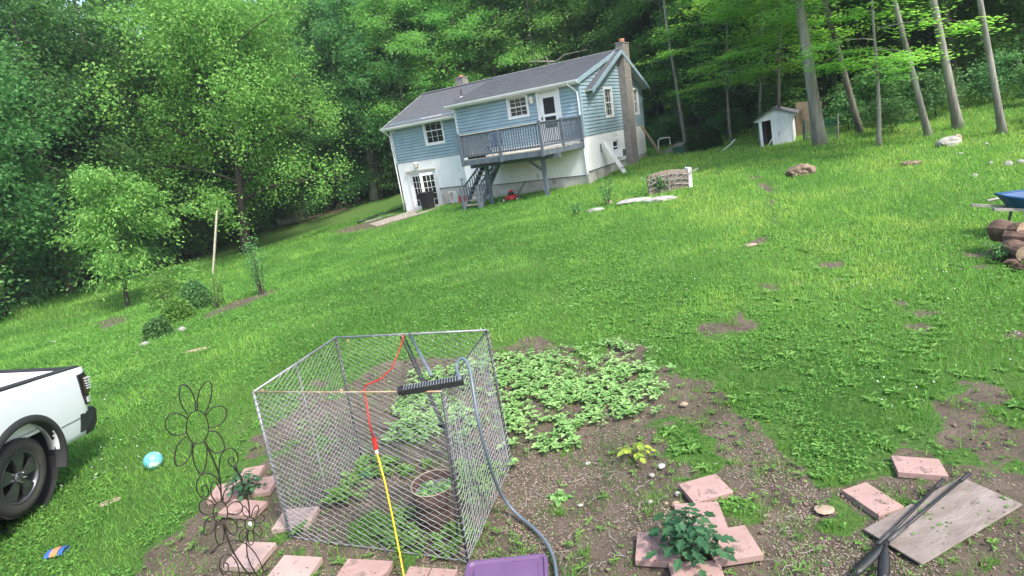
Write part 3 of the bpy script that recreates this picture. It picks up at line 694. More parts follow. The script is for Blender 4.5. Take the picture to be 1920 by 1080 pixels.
bl = MB(); bl.add([(-.26, -.22, .0), (.26, -.22, .0), (.26, -.12, .18), (-.26, -.12, .18), (.24, -.1, .38), (-.24, -.1, .38)], [(0, 1, 2, 3), (3, 2, 4, 5)])
o = bl.build('blade', M['red'], sh); m_ = o.modifiers.new('s', 'SOLIDIFY'); m_.thickness = .015
MB().tube([(0, -.11, .2), (0, .1, 1.2)], .018, 8).build('shaft', M['darkpole'], sh); MB().tube([(-.1, .1, 1.3), (-.06, .1, 1.21), (0, .1, 1.19), (.06, .1, 1.21), (.1, .1, 1.3), (-.1, .1, 1.3)], .018, 6).build('grip', M['black'], sh)
hr = empty('hose_rack', HG(-8.95, .55), 'white rack of coiled orange and white hose on the basement wall', 'hose rack', rz=-TH)
MB().box(-.32, .3, .28, .33, .02, .72).build('rack', M['white'], hr)
for k in range(5):
    MB().tube([(.1+.0+.16*cos(t)*(1+.05*k), .18-.02*k, .38+.33*sin(t)) for t in np.linspace(0, 2*pi, 25)[:-1]], .013, 6, closed=True).build('coil', M['orange'] if k % 2 else M['white'], hr)
for k in range(6): MB().box(-.3, .0, .24, .28, .08+.1*k, .11+.1*k).build('shelf_wire', M['greywood'], hr)
wb = empty('wash_board', HG(-7.55, .7), 'small grey white panel leaning on the wall behind the red snow shovel', 'panel', rz=-TH)
MB().prism([(-.2, -.12, .02), (.2, -.12, .02), (.2, .1, .72), (-.2, .1, .72)], (0, .03, 0)).build('panel', M['shedwhite'], wb); MB().box(-.16, .16, -.1, -.07, .2, .24).build('cleat', M['greywood'], wb)
# mower
mw = empty('lawn_mower', HG(-3.35, -1.9), 'red and black push mower parked beneath the deck', 'lawn mower', rz=-TH+rad(15))
MB().lathe([(.0, .3), (.2, .3), (.26, .26), (.28, .14), (.27, .1)], (0, 0, 0), 16).build('cutting_deck', M['red'], mw, True)
MB().box(-.13, .13, -.13, .13, .3, .44).build('engine', M['black'], mw, bevel=.02); MB().lathe([(0, .52), (.1, .52), (.12, .44)], (0, 0, 0), 12).build('engine_cover', M['red'], mw, True)
for sx, sy in ((-.34, -.24), (-.34, .24), (.34, -.24), (.34, .24)):
    w_ = MB().lathe([(0, -.025), (.1, -.03), (.11, 0), (.1, .03), (0, .025)], (sx, sy, .11), 14, axis='y').build('wheel', M['tyre'], mw); MB().lathe([(0, -.034), (.045, -.034), (.045, .034), (0, .034)], (sx, sy, .11), 10, axis='y').build('hub', M['white'], w_)
MB().box(-.36, .36, -.2, .2, .1, .22).build('apron', M['red'], mw, bevel=.03)
MB().tube([(.3, -.2, .25), (.72, -.2, .75), (.78, -.2, .85), (.78, .2, .85), (.72, .2, .75), (.3, .2, .25)], .014, 6).build('handle', M['black'], mw)
# things on the gable side
ac = empty('air_conditioner', H2W(.06, 3.9, .98), 'white window air conditioner under the small basement window', 'air conditioner', rz=-TH)
MB().box(-.1, .42, -.3, .3, 0, .42).build('case', M['white'], ac, bevel=.01)
MB().box(.422, .43, -.25, .25, .04, .38).build('grille', M['black'], ac)
for k in range(9): MB().box(.43, .438, -.25, .25, .06+k*.036, .072+k*.036).build('fin', M['greywood'], ac)
wbd = empty('white_board', HG(1.0, 2.35), 'long weathered white board leaning against the gable wall beside the air conditioner', 'board', rz=-TH)
bb = MB()
for k in range(4): bb.beam((.0+.0, -.24+k*.14, -.05), (-.72, -.15+k*.14-.75, 1.7), .128, .035, up=(1, 0, .3))
bb.build('plank', M['shedwhite'], wbd)
MB().beam((-.1, -.4, .3), (-.12, .3, .3), .03, .09, up=(1, 0, .3)).build('cross_piece', M['greywood'], wbd)
bbd = empty('brown_board', HG(1.1, 7.9), 'brown plank leaning on the wall just past the tall chimney', 'board', rz=-TH)
MB().beam((.1, .4, -.05), (-.75, -.4, 1.9), .3, .05, up=(1, 0, .3)).build('plank', M['tan'], bbd); MB().beam((.02, .34, .12), (-.0, .3, .3), .32, .03, up=(1, 0, .3)).build('cleat', M['greywood'], bbd)
stp = empty('back_steps', HG(2.1, 9.3), 'grey steps with a white pipe rail past the far corner of the house', 'steps', rz=-TH)
for k in range(3): MB().box(-.9+.3*k, .9, -.6, .6, .18*(2-k)-.0 if 0 else .16*k, .16*(k+1)-.01).build('step', M['greywood'], stp)
MB().tube([(-1.2, -.6, 0), (-1.2, -.6, .8), (-1.05, -.6, .9), (-.5, -.6, .9), (-.5, -.6, .5)], .03, 8).build('rail', M['white'], stp)
gbx = empty('green_box', HG(2.9, 7.2), 'low dark green storage box in the grass beside the back steps', 'storage box', rz=-TH)
MB().box(-.7, .7, -.3, .3, 0, .32).build('box', M['green'], gbx, bevel=.02); MB().box(-.74, .74, -.34, .34, .322, .38).build('lid', M['green'], gbx, bevel=.02)
# brown arched panel
A, B = G(1217, 368), G(1292, 352); w_ = (B-A).length
bp = empty('arched_panel', A, 'brown weathered panel with arched top, ribs and a pale side post standing in the grass', 'panel', rz=math.atan2(B.y-A.y, B.x-A.x))
hh = 1.02*w_/1.9
poly = [(0, 0, 0), (w_, 0, 0)]+[(w_*(1-t), 0, hh*(.82+.2*sin(pi*(.12+.76*t)))) for t in np.linspace(0, 1, 12)]
MB().prism(poly, (0, .06, 0)).build('panel', M['brownpanel'], bp)
for k in range(3): MB().tube([(w_*(1-t), -.03, hh*(.62-.22*k+.2*sin(pi*(.12+.76*t)))) for t in np.linspace(0, 1, 12)], .022, 5).build('arched_rib', M['greywood'], bp)
for t in (.2, .5, .8): MB().tube([(w_*.5, -.03, .0), (w_*t, -.05, hh*.93)], .02, 5).build('radial_rib', M['greywood'], bp)
for k in range(9):
    a = random.uniform(.2, .9)*w_; MB().tube([(a, -.08, 0), (a+random.uniform(-.5, .5), -.1, hh*.5), (a+random.uniform(-.8, .8), -.06, hh*.9)], .012, 5).build('vine_stem', M['greywood'], bp)
MB().box(w_-.02, w_+.12, -.05, .3, 0, hh*.98).build('side_post', M['shedwhite'], bp, bevel=.03)

# ------------------------------------------------------------------ shed
A, B = G(1427, 276), G(1489, 273); W_ = (B-A).length; ang = -rad(31); W_ = 56*np.dot(np.array(A)-cC, cF)/FPX
shed = empty('garden_shed', A, 'small white wooden shed with open dark doorway and pitched roof at the wood edge', 'shed', rz=ang)
shed.rotation_mode = 'ZYX'; shed.rotation_euler = (0, -.07, ang); Hs = W_*.84; Ds = W_*1.15; Rs = Hs*1.34
def nb(n_, x0, x1, y0, y1, z0, z1, m): return MB().box(x0, x1, y0, y1, z0, z1).build(n_, m, shed)
dw0, dw1 = W_*.09, W_*.36
nb('door_post', 0, dw0, 0, .05, -.1, Hs, M['shedwhite'])
k = 0; x = dw1
while x < W_-.02:
    e = min(x+W_*.085, W_); nb('board', x+.004, e-.004, random.uniform(-.006, .004), .04, -.1, Hs-random.uniform(0, .01), M['shedwhite']); x = e
MB().prism([(-.16, -.03, Hs-.03), (W_+.16, -.03, Hs-.03), (W_+.16, -.03, Hs+.05), (W_/2, -.03, Rs), (-.16, -.03, Hs+.05)], (0, .04, 0)).build('gable', M['shedwhite'], shed)
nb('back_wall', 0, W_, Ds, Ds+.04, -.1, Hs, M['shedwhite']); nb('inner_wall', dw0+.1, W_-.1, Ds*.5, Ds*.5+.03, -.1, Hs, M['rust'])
nb('side_wall', 0, .03, .06, Ds, -.1, Hs, M['tan']); nb('side_wall', W_-.03, W_, .06, Ds, -.1, Hs, M['shedwhite'])
for s0, s1 in ((-.22, W_/2), (W_+.22, W_/2)):
    MB().prism([(s0, -.16, Hs), (s1, -.16, Rs+.02), (s1, Ds+.15, Rs+.02), (s0, Ds+.15, Hs)], (0, 0, .05)).build('roof', M['shingle'], shed)
MB().beam((dw1-.25, -.08, -.05), (dw1+.05, -.05, Hs*.3), .07, .04).build('loose_board', M['shedwhite'], shed)
tp = empty('plywood_sheet', G(1497, 256), 'tan plywood sheet standing upright behind the right side of the white shed', 'plywood', rz=ang)
MB().prism([(-.1, 0, 0), (1.0, 0, 0), (1.0, .1, 1.5), (-.1, .1, 1.6)], (0, .04, 0)).build('sheet', M['tan'], tp); MB().box(.3, .36, -.04, 0, 0, 1.5).build('batten', M['greywood'], tp)
A, B = G(1550, 263), G(1571, 262)
nf = empty('net_fence', A, 'low green net fence with one post right of the big forked trunk', 'fence', rz=math.atan2(B.y-A.y, B.x-A.x)); w_ = (B-A).length
MB().tube([(w_, 0, 0), (w_, 0, 1.05)], .035, 6).build('post', M['greywood'], nf); MB().tube([(-1.2, 0, 0), (-1.2, 0, .9)], .03, 6).build('post', M['green'], nf)
for k in range(9): MB().tube([(w_-(w_+1.2)*t, .02*sin(9*t+k), .08+k*.1-.06*sin(pi*t)) for t in np.linspace(0, 1, 8)], .011, 4).build('net_strand', M['net'], nf)
for k in range(14): x = w_-(w_+1.2)*(k+.5)/14; MB().tube([(x, 0, .08), (x+.02, 0, .86)], .008, 4).build('net_cord', M['net'], nf)
pp = G(1368, 282); o = MB().tube([(-.35, 0, .04), (.1, .05, .3), (.35, .1, .5)], .025, 6).build('white_pipe', M['white']); o.location = pp; tag(o, 'thin white pipe lying aslant in the grass left of the shed', 'pipe')

# ------------------------------------------------------------------ trees
def rnd_unit(rng, n): v = rng.normal(0, 1, (n, 3)); return v/np.linalg.norm(v, axis=1)[:, None]
def gen_tree(seed, H, r0, base, R, nleaf, ls, leaf, bark, nlimb=18, flat=.45, up=.55, asp=.62, droop=.1, prof=None, lean=(0, 0), fork=0, csz=.75, top=.97, dens0=.3, crook=.5, drop=0., rise_=(.25, .75), wild=.35):
    "returns (trunk mesh, crown mesh) standing on the origin"
    rng = np.random.default_rng(seed); r = random.Random(seed)
    tb_ = MB(); ph = r.uniform(0, 6)
    def axisp(z): t = z/H; tl = min(z, 7.5)/H; return np.array([lean[0]*tl+crook*.3*sin(ph+3*t)*t, lean[1]*tl+crook*.3*cos(ph+2.3*t)*t, z])
    zs = np.linspace(-.25, H*top, 14); rr = [r0*(1.0-.85*max(z, 0)/H)*(1+.4*math.exp(-max(z, 0)*2.2)) for z in zs]
    tb_.tube([axisp(z) for z in zs], rr, 10)
    tips = []
    prof = prof or (lambda t: (.45+.9*t)*(1-t)**.5*1.45)
    for k in range(nlimb):
        t = (k+.5)/nlimb; z = base+(H*top-base)*t**.9; a = k*2.39996+r.uniform(-.4, .4)
        Ln = R*max(prof(t), .12)*r.uniform(.72, 1.15); rise = r.uniform(*rise_)*(1-.2*t)-drop
        p0 = axisp(z); pts = [p0]; 
        for j in range(1, 7):
            s_ = j/6; a2 = a+.35*sin(ph+k+s_*2.5)
            pts.append(p0+np.array([cos(a2)*Ln*s_, sin(a2)*Ln*s_, Ln*(rise*s_-.28*s_*s_-drop*.6*s_*s_)])+rng.normal(0, .05*Ln*.3, 3)*s_)
        rad0 = r0*(.42*(1-z/H)+.09)
        tb_.tube(pts, [rad0*(1-.88*j/6) for j in range(7)], 5)
        for q in range(9):
            s_ = dens0+(1-dens0)*(q+r.random())/9; i = min(int(s_*6), 5); f_ = s_*6-i; P = pts[i]*(1-f_)+pts[i+1]*f_
            sd_ = rng.normal(0, 1, 3)*np.array([1, 1, wild]); sd_ /= np.linalg.norm(sd_); Q = P+sd_*Ln*.26*r.uniform(.4, 1.25)*(1.15-s_*.5)
            tb_.tube([P, (P+Q)/2+np.array([0, 0, .04]), Q], [rad0*.28, rad0*.16, rad0*.05], 3, cap=False)
            tips.append((Q, .7+.5*r.random())); 
            if r.random() < .6: tips.append(((P+Q)/2, .6))
    tips.append((axisp(H*top), 1))
    C_ = np.array([t_[0] for t_ in tips]); w_ = np.array([t_[1] for t_ in tips]); ci = rng.choice(len(C_), nleaf, p=w_/w_.sum())
    ax = np.array([axisp(z) for z in np.clip(C_[:, 2], 0, H)])
    off = rng.normal(0, 1, (nleaf, 3))*np.array([1, 1, flat])*csz*w_[ci][:, None]*.55
    P = C_[ci]+off; ou = (C_-ax)[ci]; ou[:, 2] = 0; ou /= np.linalg.norm(ou, axis=1)[:, None]+.3
    V = leaves(P, ls, asp, up, rng, droop, ou)
    tint = np.clip(.5+.28*rng.normal(0, 1, nleaf)+.25*(rng.random(len(C_))-.5)[ci], 0, 1)
    tme = bpy.data.meshes.new('trunk'); tme.from_pydata(tb_.v, [], tb_.f); tme.materials.append(bark); tme.shade_smooth()
    cme = arrmesh('crown', V, 4, leaf, np.repeat(tint, 4))
    return tme, cme
def put_tree(name, label, cat, meshes, loc, rz=0, sc=1, group=None, tilt=(0, 0), zs=1, mats=None):
    t = empty(name, loc, label, cat, group); t.rotation_mode = 'ZYX'; t.rotation_euler = (tilt[0], tilt[1], rz); t.scale = (sc, sc, sc*zs)
    a = inst('trunk', meshes[0], t); b_ = inst('crown', meshes[1], t); return t
# woodland kinds
WA = [gen_tree(11, 17, .20, 1.6, 4.6, 26000, .19, L['wood'], M['bark'], 26, csz=1.0, drop=.18, flat=.8, rise_=(0, 1.1), wild=.9, up=.4),
      gen_tree(12, 18, .24, 2.8, 5.0, 22000, .22, L['wood2'], M['bark'], 26, csz=1.05, drop=.22),
      gen_tree(13, 15, .16, .8, 4.0, 24000, .185, L['wood'], M['darkbark'], 26, csz=1.0, drop=.1, flat=.8, rise_=(0, 1.1), wild=.9, up=.4),
      gen_tree(14, 19, .24, 4.6, 5.2, 20000, .22, L['wood2'], M['bark'], 24, csz=1.05, drop=.3)]
WB = [gen_tree(21, 9, .09, 2.9, 4.0, 11000, .17, L['woodsunlit'], M['bark'], 17, flat=.16, up=.82, csz=.85, crook=1.2, drop=.12),
      gen_tree(22, 8.5, .08, 2.5, 3.8, 10000, .16, L['woodsunlit'], M['palebark'], 16, flat=.16, up=.82, csz=.85, crook=1.4, drop=.12)]
BUSH = [gen_tree(31, 1.9, .03, .15, 1.3, 3200, .13, L['shrub'], M['darkbark'], 14, csz=.55, prof=lambda t: 1-.4*t),
        gen_tree(32, 2.6, .04, .3, 1.5, 3600, .15, L['wood'], M['darkbark'], 14, csz=.6, prof=lambda t: 1-.5*t)]
# edge of the wood as a line on the ground
EDGE = [G(*p) for p in ((-60, 625), (120, 560), (250, 520), (340, 492), (520, 425), (700, 378))]
EDGE += [Vector((-9.5, 47, 0)), Vector((3, 49, 0)), Vector((14, 46, 0))]
EDGE += [G(*p) for p in ((1240, 277), (1330, 270), (1420, 262), (1540, 258), (1700, 252), (1830, 244), (1960, 240), (2120, 232))]
cum = [0]
for i in range(1, len(EDGE)): cum.append(cum[-1]+(EDGE[i].xy-EDGE[i-1].xy).length)
def edgep(t, depth):
    s_ = t*cum[-1]
    for i in range(1, len(EDGE)):
        if cum[i] >= s_: break
    f_ = (s_-cum[i-1])/(cum[i]-cum[i-1]+1e-9); p = EDGE[i-1].lerp(EDGE[i], f_); d = Vector((p.x, p.y, 0)).normalized()
    p = p+d*depth; return Vector((p.x, p.y, float(TZ(p.x, p.y)))), s_/cum[-1]
r = random.Random(99); placed = []
def clear(p, m):
    h = W2H(p)
    if -16 < h.x < 3 and -6 < h.y < 12.5: return False
    return all((p.x-q.x)**2+(p.y-q.y)**2 > m*m for q in placed)
proto = {}
def wood(kind, meshes, name, label, cat, p, group, sc, zs=1):
    k = (kind,); rz = r.uniform(0, 6.28)
    if kind not in proto: o = proto[kind] = put_tree(name, label, cat, meshes, p, rz, sc, group, zs=zs)
    else: o = copy_tree(proto[kind]); o['group'] = group; o.location = p; o.scale = (sc, sc, sc*zs); o['label'] = label
    o.rotation_mode = 'ZYX'; o.rotation_euler = (r.uniform(-.04, .04), -.2*max(min(p.x/max(p.y, 5), 1), -1)+r.uniform(-.03, .03), rz)
cnt = 0
for it in range(1500):
    if cnt >= 128: break
    dpt = (r.random()**1.4)*24+.9; p, t = edgep(r.random(), dpt)
    if not clear(p, 2.5+.04*dpt) or (p.x > 22.5 and p.y < 30 and dpt < 9) or (p.x > 7 and dpt < 7.5): continue
    placed.append(p); cnt += 1
    left = p.x < -8
    if left: kd = r.choice([0, 2])
    else: kd = r.choice([1, 1, 3, 2])
    sc = r.uniform(.8, 1.12)
    where = 'at the front' if dpt < 9 else 'in the depth'
    side = 'left of the lawn' if p.x < -9 else ('behind the house' if p.x < 11 else 'right of the house')
    wood('w%d' % kd, WA[kd], 'woodland_tree', 'tall leafy green tree %s of the woods, %s' % (where, side), 'tree', p, 'woodland trees %s %s' % (where, side), sc)
cnt = 0
for it in range(900):
    if cnt >= 90: break
    dpt = r.random()**1.5*10+.3; t = r.random(); p, t = edgep(t, dpt)
    if not clear(p, 1.2): continue
    placed.append(p); cnt += 1; kd = r.choice([0, 1])
    wood('b%d' % kd, BUSH[kd], 'undergrowth_bush', 'leafy green bush of the undergrowth ' + ('at the wood edge left of the lawn' if p.x < -9 else ('in the woods behind the house' if p.x < 11 else 'in the woods right of the house')), 'bush', p, 'undergrowth bushes ' + ('left of the lawn' if p.x < -9 else ('behind the house' if p.x < 11 else 'right of the house')), r.uniform(.5, 1.0) if p.x > 0 else r.uniform(.8, 1.4))
# the far woods as one mass
rng = np.random.default_rng(4); nF = 90000; th = rng.uniform(rad(-62), rad(62), nF); rr = rng.uniform(52, 84, nF); zz = rng.uniform(-1, 27, nF)
P = np.stack([rr*np.sin(th), rr*np.cos(th), zz+TZ(rr*np.sin(th), rr*np.cos(th))], 1)
keep = (rng.random(nF) < np.where((th < -.35) & (zz > 9), .35, 1)) & (fbm(th*40, zz, 4.0, 8)+.25*fbm(rr, th*30, 5, 9) > .50+.016*np.maximum(zz-10, 0)); P = P[keep]
far = bpy.data.objects.new('far_woods', arrmesh('far_woods', leaves(P, 1.1, .8, .25, rng), 4, L['wood2'], np.repeat(rng.random(len(P)), 4))); COL.objects.link(far)
tag(far, 'dense mass of distant woodland foliage closing the view behind the trees', 'woods', kind='stuff')

def leanof(base, px, py, z=7.0):
    "tilt that takes the trunk from its base through a photograph pixel"
    d = ray(px, py); q = cC+d*(base.y/d[1]); return ((q[0]-base.x)/max(q[2]-base.z, 1), 0)
def big_trunk(name, label, bpx, tpx, wpx, bark, H=13.5, crown=True, n=4, **kw):
    b = G(*bpx); dist = np.dot(np.array(b)-cC, cF); r0 = wpx*.5*dist/FPX*.86
    sl_, _ = leanof(b, *tpx)
    me = gen_tree(int(bpx[0]), H, r0, kw.pop('base', 9.5), kw.pop('R', 2.6), kw.pop('nl', 6000), .26, L['wood'], bark, 14, lean=(sl_*H, 0), crook=.25, csz=1.1)
    placed.append(b); return put_tree(name, label, 'tree', me, b)
big_trunk('oak_tree', 'thick forked grey trunk standing right behind the white shed', (1538, 272), (1497, 0), 26, M['palebark'])
big_trunk('tall_tree', 'slim grey trunk halfway between the shed and the white boulder', (1741, 256), (1693, 60), 13, M['palebark'])
big_trunk('tall_tree', 'straight pale trunk rising just behind the white boulder', (1797, 241), (1754, 29), 18, M['palebark'])
big_trunk('tall_tree', 'rightmost slender grey trunk, forking near the top of the picture', (1880, 250), (1842, 20), 14, M['palebark'])
big_trunk('tree', 'brown trunk in the shade between the forked tree and the slim grey tree', (1613, 250), (1575, 110), 13, M['bark'])
big_trunk('tree', 'thin pale bare trunk at the wood edge just right of the house', (1286, 277), (1266, 150), 8, M['palebark'], H=14, nl=3000, base=9)
big_trunk('tree', 'dark trunk of the pair behind the round dark bush, left one', (1310, 235), (1272, 70), 12, M['bark'])
big_trunk('tree', 'dark trunk of the pair behind the round dark bush, right one', (1337, 228), (1308, 60), 14, M['bark'])
big_trunk('tree', 'grey trunk beside the left corner of the house under the maple foliage', (703, 374), (694, 300), 18, M['palebark'], base=4, nl=12000)
big_trunk('tree', 'grey brown trunk just behind and right of the big maple trunk', (497, 415), (484, 330), 14, M['bark'], base=4, nl=9000)
big_trunk('birch_tree', 'thin pale trunk rising behind the rusty farm implement', (590, 402), (568, 318), 7, M['palebark'], H=9, base=3, R=2.4, nl=6000)
big_trunk('tree', 'tall grey trunk in the left woods behind the cherry tree', (128, 470), (118, 340), 12, M['palebark'], base=3)
big_trunk('tree', 'dark leaning trunk at the far left edge of the woods', (48, 520), (22, 400), 12, M['bark'], base=3)
# understory boughs right of the shed, sunlight painted into their leaf colour
def under(label, bpx, hz, sc, kd, rz):
    b = G(*bpx); b = b*(1-1.2/b.length); b.z = float(TZ(b.x, b.y)); placed.append(b); put_tree('understory_tree', label, 'tree', WB[kd], b, rz, sc, 'bright young trees along the right wood edge')
under('bright green young tree spreading layered boughs just above the white shed', (1462, 264), 0, 1.0, 0, 1.0)
under('bright green young tree with long low boughs between the two big right trunks', (1648, 262), 0, .92, 1, 2.2)
under('bright young tree standing left of the white shed before the dark woods', (1425, 262), 0, 1.05, 1, 5.2)
under('bright young tree just right of the house behind the round dark bush', (1370, 262), 0, 1.05, 1, .4)
# maple in front of the left woods
b = G(461, 474); placed.append(b)
me = gen_tree(61, 15.5, .30, 3.2, 6.3, 70000, .18, L['maple'], M['darkbark'], 46, csz=1.0, flat=.95, up=.25, lean=(2.9, .0), crook=.5, prof=lambda t: (.95+.2*t)*(1-t)**.3*1.15, drop=.05, rise_=(.0, 1.3), wild=1.0, droop=.35)
put_tree('maple_tree', 'large spreading maple with dark trunk on the lawn left of the house', 'tree', me, b)
# cherry tree
b = G(240, 575); placed.append(b)
dist = np.dot(np.array(b)-cC, cF); sc = dist*245/FPX
me = gen_tree(62, sc, .085, sc*.27, sc*.46, 13500, .18, L['cherry'], M['darkbark'], 26, csz=.5, flat=.85, asp=.36, droop=.8, up=.35, prof=lambda t: (1.15-.35*t)*(1-t*.8)**.4, drop=.15, crook=.8, rise_=(-.15, 1.1), wild=1.0)
put_tree('cherry_tree', 'small round cherry tree with drooping leaves low on the left lawn', 'tree', me, b, sc=1, tilt=(0, .16))
# round dark bush
def ball_bush(name, label, px, wpx, leaf, n_, ls, cat='bush', hz=1.0, seed=3, rock=1):
    b = G(*px); dist = np.dot(np.array(b)-cC, cF); R_ = wpx*.5*dist/FPX; rng = np.random.default_rng(seed)
    u = rnd_unit(rng, n_); u[:, 2] = np.abs(u[:, 2])*1.0-.12; rad_ = R_*(1-.35*rng.random(n_)**2)*(1+.10*np.sin(5*np.arctan2(u[:, 1], u[:, 0])+3*u[:, 2]))
    P = u*rad_[:, None]*np.array([1, 1, hz*1.35]); P[:, 2] += .06
    e = empty(name, b, label, cat)
    s_ = MB()
    for k in range(7): a = k*.9; s_.tube([(0, 0, -.05), (cos(a)*R_*.5, sin(a)*R_*.5, R_*hz*.9)], [.02, .006], 5)
    s_.build('stem', M['darkbark'], e); inst('foliage', arrmesh('foliage', leaves(P, ls, .6, .35, rng, .15, u), 4, leaf, np.repeat(rng.random(n_), 4)), e)
    placed.append(b); return e
ball_bush('round_bush', 'dark rounded evergreen bush at the wood edge right of the house', (1320, 281), 66, L['darkshrub'], 9000, .12, hz=1.0)
ball_bush('round_bush', 'neat round dark green bush in the flower bed near the white post', (375, 580), 54, L['shrub'], 5200, .075, hz=1.5, seed=8)
ball_bush('shrub', 'loose green shrub on the left of the round bush in the flower bed', (338, 603), 56, L['weed'], 2600, .08, hz=1.15, seed=9)
ball_bush('shrub', 'low leafy shrub at the lower left end of the flower bed', (300, 632), 44, L['shrub'], 2300, .075, hz=1.15, seed=10)
ball_bush('shrub', 'feathery pale shrub behind the round bush at the upper side of the bed', (318, 575), 64, L['weed'], 1900, .08, hz=1.5, seed=11)
def stemplant(name, label, px, hpx, nst, leaf, nl, ls, spread, seed=1, bark='darkbark', cat='plant'):
    b = G(*px); dist = np.dot(np.array(b)-cC, cF); H = hpx*dist/FPX; rng = np.random.default_rng(seed); e = empty(name, b, label, cat); P = []; s_ = MB()
    for k in range(nst):
        a = rng.uniform(0, 6.28); q = np.array([cos(a), sin(a), 0])*spread*H*rng.uniform(.3, 1); h = H*rng.uniform(.6, 1)
        pts = [q*.2+(0, 0, -.03), q*.5+(0, 0, h*.5), q+(0, 0, h)]; s_.tube(pts, [.014, .009, .004], 5)
        for j in range(nl//nst): t = rng.uniform(.3, 1.05); P.append(q*(.2+.8*t)+np.array([0, 0, h*t])+rng.normal(0, .05*H, 3))
    s_.build('stem', M[bark], e); P = np.array(P); inst('foliage', arrmesh('foliage', leaves(P, ls, .55, .4, rng, .2), 4, leaf, np.repeat(rng.random(len(P)), 4)), e); return e
stemplant('sapling', 'thin multi stemmed sapling at the right end of the flower bed', (490, 552), 105, 7, L['shrub'], 800, .065, .22, 2)
stemplant('sapling', 'yellowish low sapling in the bed right of the round bush', (405, 578), 62, 5, L['weed'], 260, .06, .35, 3)
stemplant('young_plant', 'small upright leafy plant beside the white clothesline post', (420, 568), 52, 3, L['weed'], 110, .06, .2, 4)
stemplant('tall_weed', 'tall weed with several stems left of the pale rocks by the house', (1140, 384), 55, 5, L['shrub'], 260, .08, .3, 5)
stemplant('tall_weed', 'leafy weed growing in front of the brown arched panel', (1232, 364), 38, 6, L['shrub'], 340, .10, .45, 6)
stemplant('weed', 'low leafy weed in the grass left of the pale rocks', (1084, 405), 24, 5, L['shrub'], 160, .09, .6, 7)
# bare branches fallen by the stone heap and behind the roof
br = MB(); A = G(420, 445)
for k in range(7): a = random.uniform(-1, 1); br.tube([(0, 0, .05), (a*.8, random.uniform(-.3, .3), .7+.3*random.random()), (a*1.6, random.uniform(-.5, .5), 1.1+.9*random.random())], [.03, .018, .006], 5)
o = br.build('fallen_branch', M['palebark']); o.location = G(405, 452); tag(o, 'tangle of bare dead branches between the stone heap and the maple', 'branch')
br = MB(); q0 = H2W(-7.0, 10.5, 6.1)
for P_ in ([(0, 0, 0), (.5, 0, .9), (1.6, .2, 1.5), (3.2, .3, 1.6)], [(.5, 0, .9), (.3, 0, 1.6)], [(.9, 0, 1.15), (-.8, 0, 1.4)], [(0, 0, 0), (-.4, 0, .5)], [(0, 0, -5.5), (0, 0, 0)]): br.tube(P_, [.05-.012*i for i in range(len(P_))], 6)
o = br.build('bare_branch', M['palebark']); o.location = q0; tag(o, 'dead bare branch showing pale above the middle of the house roof', 'branch')

# ------------------------------------------------------------------ lawn furniture, stones
A = G(398, 515); T_ = Vy(407, 395, A.y)
post = empty('clothesline_post', A, 'pale grey square wooden post leaning in the left flower bed', 'post')
MB().beam((0, 0, -.1), (T_.x-A.x, 0, T_.z-A.z), .085, .085, up=(0, 1, 0)).build('post', M['paleboard'], post)
Bm = Vy(462, 420, 19.)
MB().tube([(T_.x-A.x, 0, T_.z-A.z-.15)]+[tuple((Vector((T_.x, A.y, T_.z-.15)).lerp(Vector((G(461, 474).x-.1, G(461, 474).y, 1.75)), t)-A)-Vector((0, 0, .25*sin(pi*t)))) for t in np.linspace(.1, 1, 9)], .008, 4).build('wire', M['galv'], post)
def stone(px, wpx, hpx, label, m='stone', seed=1, name='stone', cat='stone', asp=.7, rot=0):
    b = G(*px); dist = np.dot(np.array(b)-cC, cF); w_ = wpx*.5*dist/FPX; h = hpx*.5*dist/FPX
    o = MB().rock((0, 0, h*.55), w_, w_*asp, h*1.25, seed, 3 if wpx > 25 else 2, rot).build(name, M[m]); o.location = b; return tag(o, label, cat)
stone((1778, 273), 44, 20, 'large pale rounded boulder on the right lawn near the woods', 'palestone', 3, 'boulder', 'boulder')
stone((1795, 262), 17, 12, 'tan stone sitting at the back of the big pale boulder', 'tanstone', 4)
stone((545, 417), 58, 18, 'long grey boulder in the grass left of the rusty farm implement', 'stone', 5, 'boulder', 'boulder', .6, .3)
stone((1858, 309), 10, 8, 'small pale stone left of the stone cluster on the far right lawn', 'palestone', 6)
stone((1890, 312), 18, 12, 'darker stone in the middle of the far right stone cluster', 'stone', 7)
stone((1915, 308), 18, 12, 'pale stone at the right picture edge of the stone cluster', 'palestone', 8)
stone((1827, 332), 15, 8, 'low pale stone alone in the grass between boulder and wheelbarrow', 'stone', 9)
stone((1849, 271), 9, 5, 'tiny pale stone right of the big boulder', 'palestone', 10)
stone((1873, 248), 16, 12, 'tan stone at the foot of the rightmost trunk', 'tanstone', 12)
stone((1800, 290), 14, 5, 'flat grey stone below the big pale boulder', 'stone', 13)
stone((1190, 379), 74, 9, 'long pale flat rock lying before the brown arched panel, left one', 'palestone', 14, 'flat_rock', 'rock', .5, .2)
stone((1240, 376), 70, 9, 'long pale flat rock lying before the brown arched panel, right one', 'palestone', 15, 'flat_rock', 'rock', .45, -.1)
stone((1118, 396), 36, 7, 'small pale flat rock lower left of the two long flat rocks', 'palestone', 16, 'flat_rock', 'rock', .6)
stone((1143, 383), 12, 9, 'small pink brown stone between the flat rocks', 'tanstone', 17)
stone((370, 658), 46, 6, 'flat tan stone slab in the grass below the flower bed', 'tanstone', 18, 'flat_rock', 'rock', .35, .25)
stone((273, 648), 20, 9, 'pale stone lower left of the flower bed', 'stone', 19, asp=.5, rot=.8)
stone((343, 620), 20, 9, 'grey stone at the lower rim of the flower bed', 'stone', 20)
